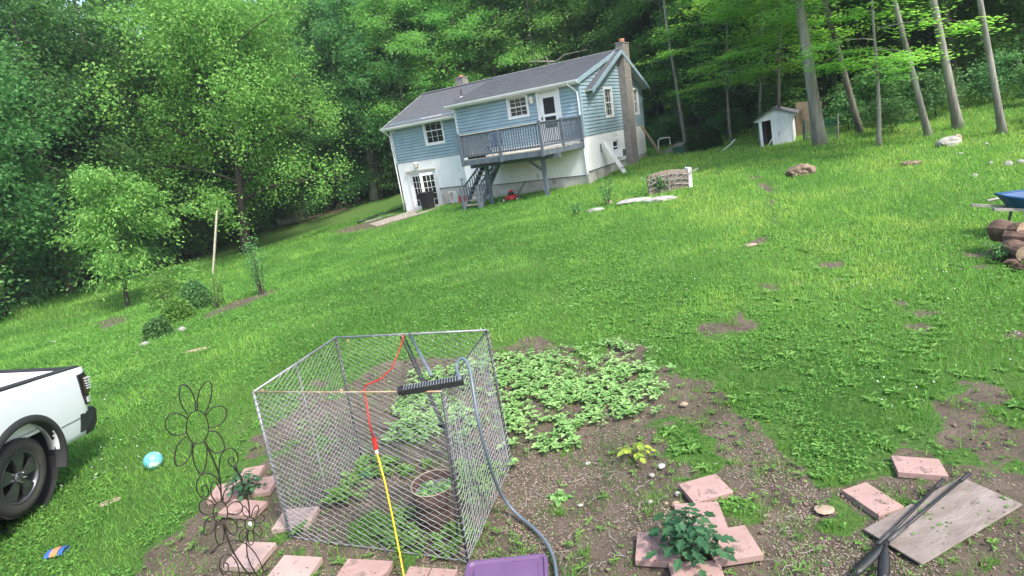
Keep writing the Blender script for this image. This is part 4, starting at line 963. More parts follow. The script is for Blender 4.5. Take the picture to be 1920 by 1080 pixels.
stone((206, 942), 40, 5, 'flat pale stone in the grass below the truck and the ball', 'tanstone', 21, 'flat_rock', 'rock', .6, .4)
stone((1546, 956), 36, 5, 'flat brown stone sunk in the soil left of the upright pink paver', 'tanstone', 22, 'flat_rock', 'rock', .8)
stone((1408, 460), 26, 4, 'flat tan stone in the worn patch in the middle of the lawn', 'tanstone', 23)
stone((1240, 876), 18, 8, 'cream stone just right of the yellow green squash seedling', 'palestone', 24)
stone((1222, 893), 12, 7, 'small cream stone below the squash seedling', 'palestone', 25)
stone((1102, 870), 13, 6, 'small cream stone on the bare soil left of the squash seedling', 'palestone', 26)
stone((1220, 943), 12, 7, 'small round cream stone left of the topmost centre paver', 'palestone', 27)
stone((1267, 947), 18, 9, 'tan stone at the left corner of the paver behind the tomato', 'tanstone', 28)
stone((1249, 946), 10, 6, 'small pinkish stone beside the tan stone near the pavers', 'tanstone', 35)
stone((1088, 948), 12, 4, 'flat white stone on the soil right of the hose', 'palestone', 29)
stone((1282, 760), 16, 9, 'brown stone on the bare soil near the dark hole', 'tanstone', 30)
stone((1270, 928), 12, 9, 'white stone at the left tip of the topmost centre paver', 'palestone', 36)
for k, (x, y, w_) in enumerate(((345, 474, 17), (358, 471, 14), (370, 467, 15), (380, 464, 12), (362, 463, 13), (374, 459, 12), (352, 478, 12))):
    tag(stone((x, y), w_, 8, 'stone', 'stone', 40+k, 'heap_stone'), 'grey stone of the low heap behind the cherry tree', 'stone', 'stones of the low heap')
def stumpheap(px, wpx, hpx, label, seed):
    b = G(*px); dist = np.dot(np.array(b)-cC, cF); w_ = wpx*.5*dist/FPX; h = hpx*dist/FPX; e = empty('tree_stump', b, label, 'stump'); r = random.Random(seed)
    MB().rock((0, 0, h*.35), w_, w_*.8, h*.75, seed, 3, rough=.5).build('core', M['stump'], e)
    for k in range(9): a = r.uniform(0, 6.28); q = w_*r.uniform(.3, .95); MB().rock((cos(a)*q, sin(a)*q*.8, h*r.uniform(.1, .55)), w_*.3, w_*.25, h*.38, seed*7+k, 2, a, .6).build('chunk', M['stump'] if k % 2 else M['logbark'], e)
    return e
stumpheap((1501, 328), 52, 19, 'rotten brown stump heap on the lawn below the shed', 3)
stumpheap((1707, 310), 34, 8, 'low rotten stump in the grass left of the big pale boulder', 5)
stumpheap((1515, 262), 10, 6, 'small dark stump remnant at the foot of the shed tree', 6)
# rusty farm implement
A = G(605, 412); fi = empty('farm_implement', A, 'old rusty farm implement with a spoked wheel at the wood edge by the maple', 'farm machine', rz=.35)
dist = np.dot(np.array(A)-cC, cF); u = dist/FPX
MB().beam((-25*u, 0, 8*u), (45*u, 0, 12*u), 3*u, 3*u).beam((-25*u, .3, 8*u), (35*u, .5, 10*u), 3*u, 3*u).build('frame', M['rust'], fi)
for wx in (-32, 40):
    w_ = MB().lathe([(12*u, -.02), (12.8*u, -.02), (12.8*u, .02), (12*u, .02)], (wx*u, 0, 12*u), 24, axis='y').build('wheel', M['rust'], fi)
    for k in range(8): a = k*pi/4; MB().tube([(wx*u, 0, 12*u), (wx*u+cos(a)*12*u, 0, 12*u+sin(a)*12*u)], .012, 4).build('spoke', M['rust'], w_)
for k in range(5): MB().tube([(-18*u+k*10*u, 0, 10*u), (-16*u+k*10*u, -.15, 1*u), (-12*u+k*10*u, -.25, 0)], .02, 5).build('tine', M['rust'], fi)
MB().tube([(45*u, 0, 12*u), (58*u, .2, 5*u), (70*u, .3, 2*u)], .03, 5).build('drawbar', M['rust'], fi)
# path and drain pipe
a0, a1, a2, a3 = [G(*p) for p in ((690, 420), (805, 395), (812, 404), (760, 412))]
mb = MB(); q = [HG(-12.3, .9), HG(-9.7, .9), HG(-9.2, -.9), HG(-10.8, -2.0), G(706, 425), G(692, 421)]
mb.prism([(p.x, p.y, p.z+.035) for p in q], (0, 0, -.15)); o = mb.build('path', M['path']); tag(o, kind='structure')
pts = [G(*p, .05) for p in ((752, 392), (735, 398), (712, 404), (690, 411), (672, 418))]; o = MB().tube([p+Vector((0, 0, .06)) for p in pts], .075, 8).build('drain_pipe', M['black'], None, True); tag(o, 'black corrugated drain pipe lying along the path left of the house', 'pipe')
pts = [G(*p) for p in ((758, 388), (740, 402), (722, 407), (700, 414))]
for k, p in enumerate(pts): o = MB().beam((-.5, .1*k, .03), (.5, -.1, .06), .09, .06).build('timber', M['greywood']); o.location = p; o.rotation_euler = (0, 0, .5+.2*k); tag(o, 'weathered timber offcut beside the drain pipe left of the house', 'timber', 'timber offcuts by the drain pipe')
pp = G(100, 643); o = MB().rock((0, 0, .03), .10, .05, .04, 4, 2, .4, .8).build('paper_scrap', M['palestone']); o.location = pp; tag(o, 'crumpled pale scrap on the grass above the truck', 'litter')
# wheelbarrow at the right edge
p = Vz(1921, 372, .62); wbw = empty('wheelbarrow', (p.x+.12, p.y, float(TZ(p.x, p.y))), 'blue plastic wheelbarrow with wooden handles at the right picture edge', 'wheelbarrow', rz=rad(-8))
tr_ = MB(); top = [(-.34, -.32), (.5, -.34), (.62, 0), (.5, .34), (-.34, .32), (-.38, 0)]; bot = [(-.2, -.18), (.25, -.2), (.3, 0), (.25, .2), (-.2, .18), (-.22, 0)]; n6 = 6
vs = [(x, y, .68) for x, y in top]+[(x, y, .42) for x, y in bot]+[(x*.94, y*.94, .68) for x, y in top]+[(x*.9, y*.9, .45) for x, y in bot]
fs = [(i, (i+1) % 6, 6+(i+1) % 6, 6+i) for i in range(6)]+[tuple(range(6, 12))]+[(12+i, 18+i, 18+(i+1) % 6, 12+(i+1) % 6) for i in range(6)]+[tuple(range(23, 17, -1))]+[(i, 12+i, 12+(i+1) % 6, (i+1) % 6) for i in range(6)]
tr_.add(vs, fs); tr_.build('tray', M['bluetray'], wbw, bevel=.012)
MB().tube([(x, y, .685) for x, y in top], .022, 6, closed=True).build('rim', M['bluetray'], wbw, True)
for sy in (-.22, .22): MB().beam((-.75, sy*1.2, .56), (.75, sy*.35, .30), .045, .045).build('handle', M['greywood'], wbw); MB().beam((-.15, sy*.9, .42), (-.2, sy*1.0, .0), .04, .03).build('leg', M['darkpole'], wbw)
w_ = MB().lathe([(.09, -.04), (.17, -.045), (.19, 0), (.17, .045), (.09, .04)], (.72, 0, .19), 18, axis='y').build('wheel', M['tyre'], wbw, True)
# log heap at the right edge
def log(px, z, rr_, ln, rz, ry, label):
    p = Vz(px[0], px[1], z); e = empty('log', p, label, 'log', rz=rz); e.rotation_euler = (0, ry, rz); r = random.Random(int(px[1]))
    prof = [(rr_*(1+r.uniform(-.12, .12)), -ln/2+ln*k/5) for k in range(6)]
    mb = MB().lathe(prof, n=14, axis='x'); mb.v = [(x, y*(1+.12*sin(3*math.atan2(z_, y))), z_*(1+.1*sin(2*x/rr_))) for x, y, z_ in mb.v]; mb.build('bark', M['logbark'], e)
    for s_ in (-1, 1): MB().lathe([(0, 0.0), (rr_*.55, 0.003), (rr_*.97, 0)], (s_*ln*.498, 0, 0), 14, axis='x').build('cut_end', M['logend'], e)
    return e
log((1893, 433), .34, .15, .42, rad(100), .1, 'stout red brown log lying on top of the wood heap at the right edge')
log((1908, 470), .15, .13, .5, rad(70), .05, 'log at the bottom of the wood heap at the right edge')
log((1925, 448), .26, .14, .5, rad(120), 0, 'log cut by the picture edge beside the stout log on the heap')
for k, (x, y, z) in enumerate(((1900, 490, .05), (1890, 478, .06), (1912, 500, .05), (1885, 465, .12), (1880, 450, .18), (1915, 482, .1))):
    o = MB().rock((0, 0, 0), .13, .07, .05, 60+k, 2, k, .7).build('wood_chunk', M['stump'] if k % 2 else M['logbark']); o.location = Vz(x, y, z); tag(o, 'split brown chunk of wood at the foot of the log heap', 'firewood', 'split chunks at the log heap')
stemplant('weed', 'leafy green weed growing at the left side of the log heap', (1868, 492), 34, 8, L['shrub'], 260, .05, .9, 17)
MB_ = MB().tube([(0, 0, .05), (.9, .1, .12)], .03, 6).build('stick', M['greywood']); MB_.location = Vz(1850, 381, .15); MB_.rotation_euler = (0, 0, -.3); tag(MB_, 'weathered pole on the grass left of the wheelbarrow', 'pole')

# ------------------------------------------------------------------ pickup truck
TK = empty('pickup_truck', (-5.22, 5.1, .0), 'white pickup truck with black flares and alloy wheels, its rear end entering from the left', 'pickup truck')
TS = .88; TK.scale = (TS, TS, TS); TK.rotation_euler = (rad(9), rad(9), rad(97))
# local: +x to the tail, y 0 near side, z up; rear axle at x=0
def shell(prof, y0, y1): return MB().prism([(x, y0, z) for x, z in prof], (0, y1-y0, 0))
arch = [(.62*cos(t), .44+.60*sin(t)) for t in np.linspace(rad(-8), rad(188), 26)]
tail = [(1.18, .52), (1.20, .78), (1.16, .80), (1.22, .92), (1.235, 1.12), (1.21, 1.38), (1.17, 1.44)]
side = [(.62, .52)]+tail+[(-1.25, 1.50), (-1.25, .48)]+arch[::-1][:-1]
def bedside(y0, sgn):
    "outer skin as a fine grid over the wheel opening, closed at the back"
    m = MB(); bul = lambda z: .055*math.sin(pi*min(max((z-.45)/1.02, 0), 1))**.55
    def zb(x): return .44+math.sqrt(max(.60**2-x*x, 0))*1.0 if abs(x) < .595 else .52
    def zt(x): return 1.445+(.99-1)*0+(1.2-x)*.025-(.03 if x > 1.19 else 0)
    def xr(x, z): return x if x < 1.13 else x+(x-1.13)*(.35*math.sin(pi*min(max((z-.6)/.85, 0), 1))-.1)
    X_ = sorted(set([round(q, 3) for q in np.linspace(-1.25, 1.22, 60)]+[-.594, .594, -.59, .59])); nz_ = 14; v = []; f = []
    for x in X_:
        for k in range(nz_):
            t = k/(nz_-1); z = zb(x)+(zt(x)-zb(x))*t; yy = y0-sgn*bul(z)*(1 if x < 1.1 else 1-((x-1.1)/.12)**2*.7); v.append((xr(x, z), yy, z))
    for x in X_:
        for k in range(nz_):
            t = k/(nz_-1); z = zb(x)+(zt(x)-zb(x))*t; v.append((xr(x, z), y0+sgn*.10, z))
    n1 = len(X_)*nz_
    for i in range(len(X_)-1):
        for k in range(nz_-1):
            a, b2, c2, d2 = i*nz_+k, (i+1)*nz_+k, (i+1)*nz_+k+1, i*nz_+k+1; f.append((a, b2, c2, d2)); f.append((n1+d2, n1+c2, n1+b2, n1+a))
        f.append((i*nz_, n1+i*nz_, n1+(i+1)*nz_, (i+1)*nz_)); f.append((i*nz_+nz_-1, (i+1)*nz_+nz_-1, n1+(i+1)*nz_+nz_-1, n1+i*nz_+nz_-1))
    e_ = (len(X_)-1)*nz_
    for k in range(nz_-1): f.append((e_+k, n1+e_+k, n1+e_+k+1, e_+k+1)); f.append((k, k+1, n1+k+1, n1+k))
    return m.add(v, f)
import bmesh
def clean(o):
    bm = bmesh.new(); bm.from_mesh(o.data); bmesh.ops.triangulate(bm, faces=[f for f in bm.faces if len(f.verts) > 4]); bmesh.ops.recalc_face_normals(bm, faces=bm.faces); bm.to_mesh(o.data); bm.free(); return o
TW = 1.62
[clean(bedside(y_, g_).build('bed_side', M['truckwhite'], TK, True)) for y_, g_ in ((0, 1), (TW, -1))]
MB().beam((-1.25, .05, 1.515), (1.15, .05, 1.455), .11, .025).build('rail_cap', M['trim'], TK, bevel=.006); MB().beam((-1.25, TW-.05, 1.515), (1.15, TW-.05, 1.455), .11, .025).build('rail_cap', M['trim'], TK, bevel=.006)
MB().box(-1.25, 1.15, .1, TW-.1, .80, .84).build('bed_floor', M['truckwhite'], TK)
[MB().box(-.55, .55, a_, b2, .84, 1.02).build('wheel_housing', M['truckwhite'], TK, bevel=.03) for a_, b2 in ((.10, .30), (TW-.3, TW-.1))]
tg = MB().prism([(1.10, .12, .84), (1.165, .12, .84), (1.19, .12, 1.1), (1.175, .12, 1.42), (1.10, .12, 1.42)], (0, TW-.24, 0)).build('tailgate', M['truckwhite'], TK, bevel=.01)
MB().box(1.095, 1.18, .13, TW-.13, 1.425, 1.45).build('top_cap', M['trim'], tg); MB().box(1.085, 1.099, .35, TW-.35, .95, 1.33).build('inner_panel', M['truckwhite'], tg)
for y in (.14, TW-.18): MB().beam((1.1, y, 1.30), (.86, y, 1.02), .012, .03).build('cable', M['black'], tg)
MB().box(1.178, 1.2, .6, TW-.6, 1.26, 1.34).build('tailgate_handle', M['trim'], tg)
MB().box(.5, 1.1, .1, .115, .95, 1.32).box(.5, 1.1, TW-.115, TW-.1, .95, 1.32).build('inner_panel', M['truckwhite'], TK, bevel=.006)
for k in range(5): MB().lathe([(0, 0), (.012, 0), (.012, .008), (0, .01)], (.3+.0*k, TW-.118, 1.0+.08*k), 8, axis='y').build('bolt', M['black'], TK)
# wheel flare, wheel
def flare(y0, sgn):
    m = MB(); A_ = np.linspace(rad(-14), rad(194), 30); v = []
    for t in A_:
        for rr_, yy in ((.60, .03), (.61, -.075), (.64, -.085), (.70, -.055), (.73, -.005), (.72, .03)): v.append((rr_*cos(t), y0+sgn*yy, .44+rr_*sin(t)*.97))
    m.add(v, [(i*6+j, (i+1)*6+j, (i+1)*6+j+1, i*6+j+1) for i in range(29) for j in range(5)]); return m.build('wheel_flare', M['trim'], TK, True)
flare(0, 1); flare(TW, -1)
MB().lathe([(.608, .0), (.60, .42), (.2, .44)], (0, 0, .44), 26, axis='y', ang=2*pi).build('wheel_well', M['black'], TK)
def wheel(x, y, sgn, z=.42, R_=.435):
    ty = [(.29, .0), (.33, -.02), (.38, -.025), (R_-.025, -.01), (R_, .03), (R_, .22), (R_-.03, .26), (.3, .27)]
    w_ = MB().lathe([(a_, sgn*b2) for a_, b2 in ty], (x, y, z), 48, axis='y').build('tyre', M['tyre'], TK, True)
    tr__ = MB()
    for k in range(60):
        a = k*2*pi/60; 
        for yy in (.035, .12, .19):
            c = Vector((cos(a+yy), 0, sin(a+yy)))*(R_+.002); d = Vector((-sin(a+yy), 0, cos(a+yy)))
            tr__.beam((x+c.x-d.x*.014, y+sgn*yy, z+c.z-d.z*.014), (x+c.x+d.x*.014, y+sgn*yy, z+c.z+d.z*.014), .05, .016, up=(c.x, 0, c.z))
    t_ = tr__.build('tread_blocks', M['tyre'], w_); t_['kind'] = 'stuff'
    rm = MB().lathe([(.30, sgn*.0), (.29, sgn*-.012), (.275, sgn*.0), (.265, sgn*.06), (.26, sgn*.2)], (x, y, z), 40, axis='y').build('rim', M['rim'], w_, True)
    rimf = MB().lathe([(.0, sgn*.13), (.262, sgn*.13)], (x, y, z), 30, axis='y'); rimf.build('brake_disc', M['black'], w_)
    for k in range(5):
        a = k*2*pi/5+.3
        for da in (-.14, .14):
            m = MB(); a0, a1 = a+da*.9, a+da*1.35
            pts = []
            for rr_, aa, wd, dp in ((.06, a+da*.6, .030, .01), (.16, a0, .034, -.0), (.275, a1, .045, .012)):
                c = Vector((cos(aa), 0, sin(aa))); d = Vector((-sin(aa), 0, cos(aa)))
                for q, dd in ((-1, 0.0), (1, 0.0), (1, .035), (-1, .035)): pts.append((x+c.x*rr_+d.x*q*wd, y+sgn*(dp+dd), z+c.z*rr_+d.z*q*wd))
            m.add(pts, [(i*4+j, i*4+(j+1) % 4, (i+1)*4+(j+1) % 4, (i+1)*4+j) for i in range(2) for j in range(4)]); m.build('spoke', M['rim'], w_)
    MB().lathe([(0, sgn*-.012), (.05, sgn*-.012), (.075, sgn*.0), (.08, sgn*.04)], (x, y, z), 20, axis='y').build('hub', M['rim'], w_, True)
    for k in range(5):
        a = k*2*pi/5+.93; MB().lathe([(0, sgn*-.03), (.011, sgn*-.03), (.013, sgn*.0)], (x+cos(a)*.058, y, z+sin(a)*.058), 6, axis='y').build('lug_nut', M['chrome'], w_)
wheel(0, .03, 1); wheel(0, TW-.03, -1); wheel(-3.55, .03, 1); wheel(-3.55, TW-.03, -1)
# tail lights
for y0, sg in ((0, 1), (TW, -1)):
    yo = -.052 if sg > 0 else .052
    tl = MB().prism([(1.02, y0+yo*1.02, 1.36), (1.215, y0+yo*.4, 1.37), (1.25, y0+yo*.6, 1.12), (1.235, y0+yo*.8, .93), (1.12, y0+yo*1.35, .94), (1.06, y0+yo*1.35, 1.1)], (0, .10*sg, 0)).build('tail_light', M['black'], TK)
    clean(tl)
    MB().prism([(1.07, y0+yo*1.42, 1.32), (1.2, y0+yo*1.1, 1.33), (1.225, y0+yo*1.25, 1.1), (1.10, y0+yo*1.6, 1.08)], (0, .02*sg, 0)).build('lens', M['redlens'], tl)
    for k in range(5): MB().box(1.10+.012*k, 1.205+.004*k, y0+yo*1.75, y0+yo*1.1, 1.29-.035*k, 1.305-.035*k).build('light_bar', M['clearlens'], tl)
    MB().prism([(1.13, y0+yo*1.68, 1.04), (1.2, y0+yo*1.45, 1.04), (1.2, y0+yo*1.5, .97), (1.14, y0+yo*1.7, .97)], (0, .02*sg, 0)).build('reverse_lens', M['clearlens'], tl)
# bumper
bp_ = MB(); pr = [(1.10, .86), (1.34, .86), (1.40, .80), (1.40, .62), (1.30, .52), (1.12, .52)]
bp_.prism([(x, -.03, z) for x, z in pr], (0, TW+.06, 0)); clean(bp_.build('bumper', M['trim'], TK, bevel=.02))
MB().prism([(1.0, -.056, .84), (1.34, -.04, .84), (1.36, -.04, .78), (1.1, -.058, .60), (1.0, -.056, .60)], (0, .03, 0)).build('bumper_corner', M['trim'], TK)
MB().box(1.402, 1.41, .55, TW-.55, .6, .74).build('plate_recess', M['black'], TK)
MB().box(-4.6, 1.1, .35, TW-.35, .35, .5).build('chassis', M['black'], TK)
MB().beam((.62, -.052, .79), (1.18, -.052, .80), .006, .008).build('body_seam', M['black'], TK)
# cab and nose (out of the picture, seen from the side only)
clean(MB().prism([(-1.3, .02, .45), (-1.3, .02, 1.45), (-1.42, .12, 1.98), (-2.9, .12, 2.0), (-3.4, .04, 1.45), (-4.5, .02, 1.35), (-4.6, .02, .5), (-4.2, .02, .45)], (0, TW-.04, 0)).build('cab', M['truckwhite'], TK, bevel=.04))
for y in (.0, TW+.0): MB().prism([(-1.5, y+.095 if y < 1 else y-.1, 1.92), (-2.85, y+.095 if y < 1 else y-.1, 1.93), (-3.2, y+.0, 1.5), (-1.42, y+.0, 1.5)], (0, .01, 0)).build('side_window', M['glass'], TK)

# ------------------------------------------------------------------ ball and bean bag
c = G(292, 877); R_ = 17.5*np.dot(np.array(c)-cC, cF)/FPX*.93
bm_ = bpy.data.materials.new('teal_printed_ball'); bm_.use_nodes = True; n = bm_.node_tree.nodes; l = bm_.node_tree.links; b = n['Principled BSDF']; b.inputs['Roughness'].default_value = .35
tc = n.new('ShaderNodeTexCoord'); no = n.new('ShaderNodeTexNoise'); no.inputs['Scale'].default_value = 9; l.new(tc.outputs['Object'], no.inputs['Vector']); cr = n.new('ShaderNodeValToRGB'); e = cr.color_ramp.elements
e[0].position = .0; e[0].color = (.10, .36, .40, 1); e[1].position = .56; e[1].color = (.14, .42, .45, 1); k_ = e.new(.62); k_.color = (.50, .62, .48, 1); k_ = e.new(.36); k_.color = (.10, .36, .42, 1); k_ = e.new(.34); k_.color = (.02, .14, .13, 1)
l.new(no.outputs[0], cr.inputs[0]); l.new(cr.outputs[0], b.inputs['Base Color'])
o = MB().lathe([(R_*sin(t), -R_*cos(t)) for t in np.linspace(0, pi, 17)], (0, 0, 0), 28).build('ball', bm_, None, True); o.location = c+Vector((0, 0, R_*.95)); o.rotation_euler = (.4, .3, 0); tag(o, 'teal ball with white and dark printed patches on the grass right of the truck', 'ball')
c = G(108, 1040); bb_ = empty('bean_bag', c, 'small orange cloth bag with blue sides lying on the grass at lower left', 'bean bag', rz=.15)
def pillow(x0, x1, y0, y1, h):
    m = MB(); N2 = 7; v = []
    for s_ in (1, -1):
        for i in range(N2):
            for j in range(N2): a, b2 = i/(N2-1), j/(N2-1); v.append((x0+(x1-x0)*a, y0+(y1-y0)*b2, h*.5+s_*h*.5*(sin(pi*b2)**.5)*.95))
    f = [(i*N2+j, (i+1)*N2+j, (i+1)*N2+j+1, i*N2+j+1) for i in range(N2-1) for j in range(N2-1)]; f += [tuple(q+N2*N2 for q in x[::-1]) for x in f]
    return m.add(v, f)
pillow(-.075, -.032, -.06, .07, .05).build('blue_side', M['blue'], bb_, True); pillow(-.031, .031, -.06, .07, .055).build('orange_middle', M['orange'], bb_, True); pillow(.032, .075, -.06, .07, .05).build('blue_side', M['blue'], bb_, True)

# ------------------------------------------------------------------ pavers, plywood, digger
COVER = []
def paver(q, label, m='paver', t=.05, z=.045, name='paver', cat='paver', tilt=0):
    P = [Vz(*p, float(TZ(*G(*p)[:2]))+z) for p in q]; c = sum(P, Vector())/4; e1 = ((P[1]-P[0])+(P[2]-P[3]))/2; e2 = ((P[3]-P[0])+(P[2]-P[1]))/2
    a = math.atan2(e1.y, e1.x); w_, h = e1.length, e2.length; mb = MB().box(-w_/2, w_/2, -h/2, h/2, -t, 0)
    o = mb.build(name, M[m], None, bevel=.004); COVER.append(([(p.x, p.y) for p in P], c.z)); o.location = (c.x, c.y, c.z); o.rotation_euler = (tilt, random.uniform(-.02, .02), a); return tag(o, label, cat)
paver([(1201, 996), (1276, 1001), (1272, 1055), (1184, 1049)], 'pink square paver on the left of the big tomato plant')
paver([(1276, 945), (1359, 940), (1353, 991), (1263, 996)], 'pink square paver directly behind the big tomato plant')
paver([(1271, 908), (1344, 888), (1373, 921), (1302, 942)], 'tilted pink paver furthest up in the cross round the tomato', tilt=.03)
paver([(1332, 997), (1412, 984), (1415, 1040), (1320, 1052)], 'pink square paver on the right of the big tomato plant', z=.06)
paver([(1262, 1055), (1358, 1050), (1357, 1105), (1256, 1110)], 'pink paver in front of the tomato plant at the picture bottom')
paver([(1682, 856), (1773, 861), (1766, 890), (1671, 883)], 'reddish oblong paver in the grass above the plywood sheet')
paver([(1589, 916), (1634, 901), (1684, 951), (1637, 969)], 'reddish oblong paver lying aslant left of the plywood sheet')
paver([(434, 886), (476, 880), (497, 892), (462, 902)], 'pink paver behind the small tomato plant near the cage', z=.04)
paver([(478, 898), (511, 894), (517, 916), (484, 924)], 'pink paver between the small tomato plant and the cage', z=.05)
paver([(391, 930), (421, 902), (446, 906), (441, 936)], 'pink paver on the left of the small tomato plant', z=.04)
paver([(434, 935), (496, 940), (478, 966), (413, 962)], 'pink paver in front of the small tomato plant', z=.05)
paver([(444, 1017), (511, 1017), (485, 1064), (430, 1059)], 'pink paver standing alone behind the lowest iron flower stems', 'paver2')
paver([(525, 1040), (598, 1045), (577, 1088), (505, 1086)], 'pale pink paver at the picture bottom just left of the cage', 'paver2')
paver([(530, 955), (590, 950), (585, 985), (512, 993)], 'grey pink paver under the left front corner of the cage', 'paver2', z=.03)
paver([(650, 1048), (730, 1050), (722, 1090), (630, 1084)], 'worn red brown paver at the bottom before the middle of the cage')
paver([(762, 1062), (800, 1064), (797, 1100), (755, 1096)], 'worn reddish paver just right of the yellow cord at the bottom')
paver([(804, 1064), (850, 1068), (850, 1100), (800, 1098)], 'worn reddish paver between the yellow cord and the purple lid')
paver([(1629, 990), (1815, 887), (1904, 950), (1718, 1062)], 'weathered grey brown plywood sheet lying on the soil at lower right', 'plywood', .015, .025, 'plywood_sheet', 'plywood')
dg = empty('post_hole_digger', G(1640, 1030), 'black post hole digger with two long handles lying across the plywood sheet', 'digging tool'); o0 = Vector(dg.location)
def rel(px, py, z): return Vz(px, py, z)-o0
for (a, b_) in (((1668, 1012, .10), (1816, 889, .10)), ((1650, 1018, .07), (1767, 901, .09))):
    A, B = rel(*a), rel(*b_); h = MB().tube([A, B], .0095, 10).build('handle', M['black'], dg, True); d = (B-A).normalized()
    MB().tube([B-d*.12, B+d*.02], .0135, 10).build('grip', M['trim'], h, True); MB().tube([A-d*.02, A+d*.2], .0135, 8).build('socket', M['darkpole'], h, True)
for k, (a, b_, w_) in enumerate((((1668, 1012), (1600, 1078), .024), ((1660, 1022), (1655, 1090), .026))):
    A, B = rel(*a, .09), rel(*b_, .05); d = (B-A); n_ = d.cross(Vector((0, 0, 1))).normalized(); mb = MB(); v = []
    for i in range(7):
        t = i/6; ww = .012+.8*w_*min(t*2.5, 1)*(1-.35*max(t-.75, 0)*4)
        for j in range(7): s_ = (j/3-1); v.append(A+d*t+n_*ww*s_+Vector((0, 0, .016*(1-s_*s_))))
    mb.add(v, [(i*7+j, i*7+j+1, (i+1)*7+j+1, (i+1)*7+j) for i in range(6) for j in range(6)]); o = mb.build('blade', M['black'], dg, True); s_ = o.modifiers.new('s', 'SOLIDIFY'); s_.thickness = .004

# ------------------------------------------------------------------ chain link cage
KB = dict(FL=G(545, 1008), FR=G(876, 1054), BR=G(958, 872)); KB['BL'] = Vector((-1.78, 5.10, float(TZ(-1.78, 5.1))))
KT = dict(FL=Vz(475, 735, 1.25), FR=Vz(829, 734, 1.25), BR=Vz(913, 619, 1.25), BL=Vz(629, 633, 1.25))
kn = empty('wire_cage', KB['FL'], 'waist high cage of galvanized chain link panels standing on the soil', 'cage'); k0 = Vector(kn.location)
def chain(a, b_, name='chain_link_mesh'):
    A, B, C_, D = KB[a]-k0, KB[b_]-k0, KT[b_]-k0, KT[a]-k0; W_ = (B-A).length; Ht = 1.25; pit = .047; nW = int(W_/pit); nS = int(Ht/(pit/2)); mb = MB()
    nr = (B-A).cross(D-A).normalized(); r = random.Random(hash(a) % 7)
    def S_(u, v): p = A.lerp(B, u).lerp(D.lerp(C_, u), v); return p+nr*(.018*sin(3.1*u*pi+2*v)*sin(pi*v)+.012*sin(5*v+7*u))
    for i in range(nW):
        pts = []
        for j in range(nS+1):
            u = (i+(1.0 if (i+j) % 2 else 0.0))/nW; v = j/nS; s_ = .0035 if j % 2 else -.0035
            pts.append(S_(min(max(u, 0), 1), v)+nr*s_)
        mb.tube(pts, .0027, 4, cap=False)
    o = mb.build(name, M['galv'], kn); o['kind'] = 'stuff'; return o
for a, b_ in (('FL', 'FR'), ('FR', 'BR'), ('FL', 'BL'), ('BL', 'BR')): chain(a, b_)
for a, m in (('FL', 'galv'), ('FR', 'darkpole'), ('BR', 'darkpole'), ('BL', 'darkpole')):
    MB().tube([KB[a]-k0-Vector((0, 0, .03)), KT[a]-k0], .011, 8).build('corner_post', M[m], kn, True)
    m_ = MB()                                                   # twisted lacing wire that ties the panels at the corner
    pts = [(KB[a].lerp(KT[a], t)-k0)+Vector((cos(t*150), sin(t*150), 0))*.017 for t in np.linspace(0, 1, 260)]
    m_.tube(pts, .003, 4, cap=False).build('lacing_wire', M['galv'], kn)
MB().tube([KT['FL']-k0, (KT['FL'].lerp(KT['FR'], .5)-k0)+Vector((0, 0, -.004)), KT['FR']-k0], .0065, 6).build('top_rod', M['rustwire'], kn, True)
for a, b_ in (('FR', 'BR'),): MB().tube([KT[a]-k0, KT[b_]-k0], .007, 6).build('top_rod', M['darkpole'], kn, True)
for a, b_ in (('FL', 'BL'), ('BL', 'BR')): MB().tube([KT[a]-k0, KT[b_]-k0], .0105, 8).build('top_rail', M['galv'], kn, True)
for a, b_ in (('FL', 'FR'), ('FR', 'BR')): MB().tube([KB[a]-k0+Vector((0, 0, .01)), KB[b_]-k0+Vector((0, 0, .01))], .004, 5).build('bottom_wire', M['galv'], kn)
q = KT['FL'].lerp(KT['BL'], .47)-k0; q2 = KB['FL'].lerp(KB['BL'], .47)-k0; MB().tube([q, q2], .008, 6).build('mid_post', M['galv'], kn)
t0 = Vy(757, 630, KT['BL'].lerp(KT['BR'], .45).y)-k0
for dx in (0, .035): MB().tube([t0+Vector((dx-.03, 0, 0)), Vz(838+dx*60, 815, .78)-k0, KB['FR']-k0+Vector((-.05+dx, .12, .15))], .009, 8).build('brace_pole', M['darkpole'], kn, True)
for p in ((451, 298), (118, 298), (478, 88)): q = Vz(440+p[0]*.4444, 600+p[1]*.4444, 1.25)-k0; MB().rock(q, .012, .012, .018, 3, 1).build('clip', M['rustwire'], kn)
# broom head with handle, cords and hose: each its own thing
A, B = Vz(753, 727, 1.29), Vz(868, 707, 1.29); mid = (A+B)/2; br = empty('push_broom', mid, 'black ribbed broom head with grey handle resting across the top of the cage', 'broom', rz=math.atan2(B.y-A.y, B.x-A.x)); w_ = (B-A).length
MB().box(-w_/2, w_/2, -.05, .05, -.035, -.005).build('head', M['black'], br, bevel=.008)
for k in range(22): x = -w_/2+.015+(w_-.03)*k/21; MB().box(x-.0025, x+.0025, -.046, .046, -.0045, .001).build('glint_rib', M['galv'], br)  # pale rib colour paints the glints on the black plastic head
MB().box(-w_/2-.004, w_/2+.004, -.056, -.051, -.04, .0).build('edge_strip', M['black'], br)
MB().lathe([(0, -w_/2-.03), (.03, -w_/2-.03), (.034, -w_/2+.005)], (0, 0, -.02), 12, axis='x').build('end_cap', M['black'], br)
Mi = br.rotation_euler.to_matrix().transposed(); hb = Mi@(Vz(768, 627, 1.275)-mid); ha = Mi@(Vz(809, 704, 1.29)-mid)
MB().tube([ha, hb], .0125, 10).build('handle', M['hose'], br, True)
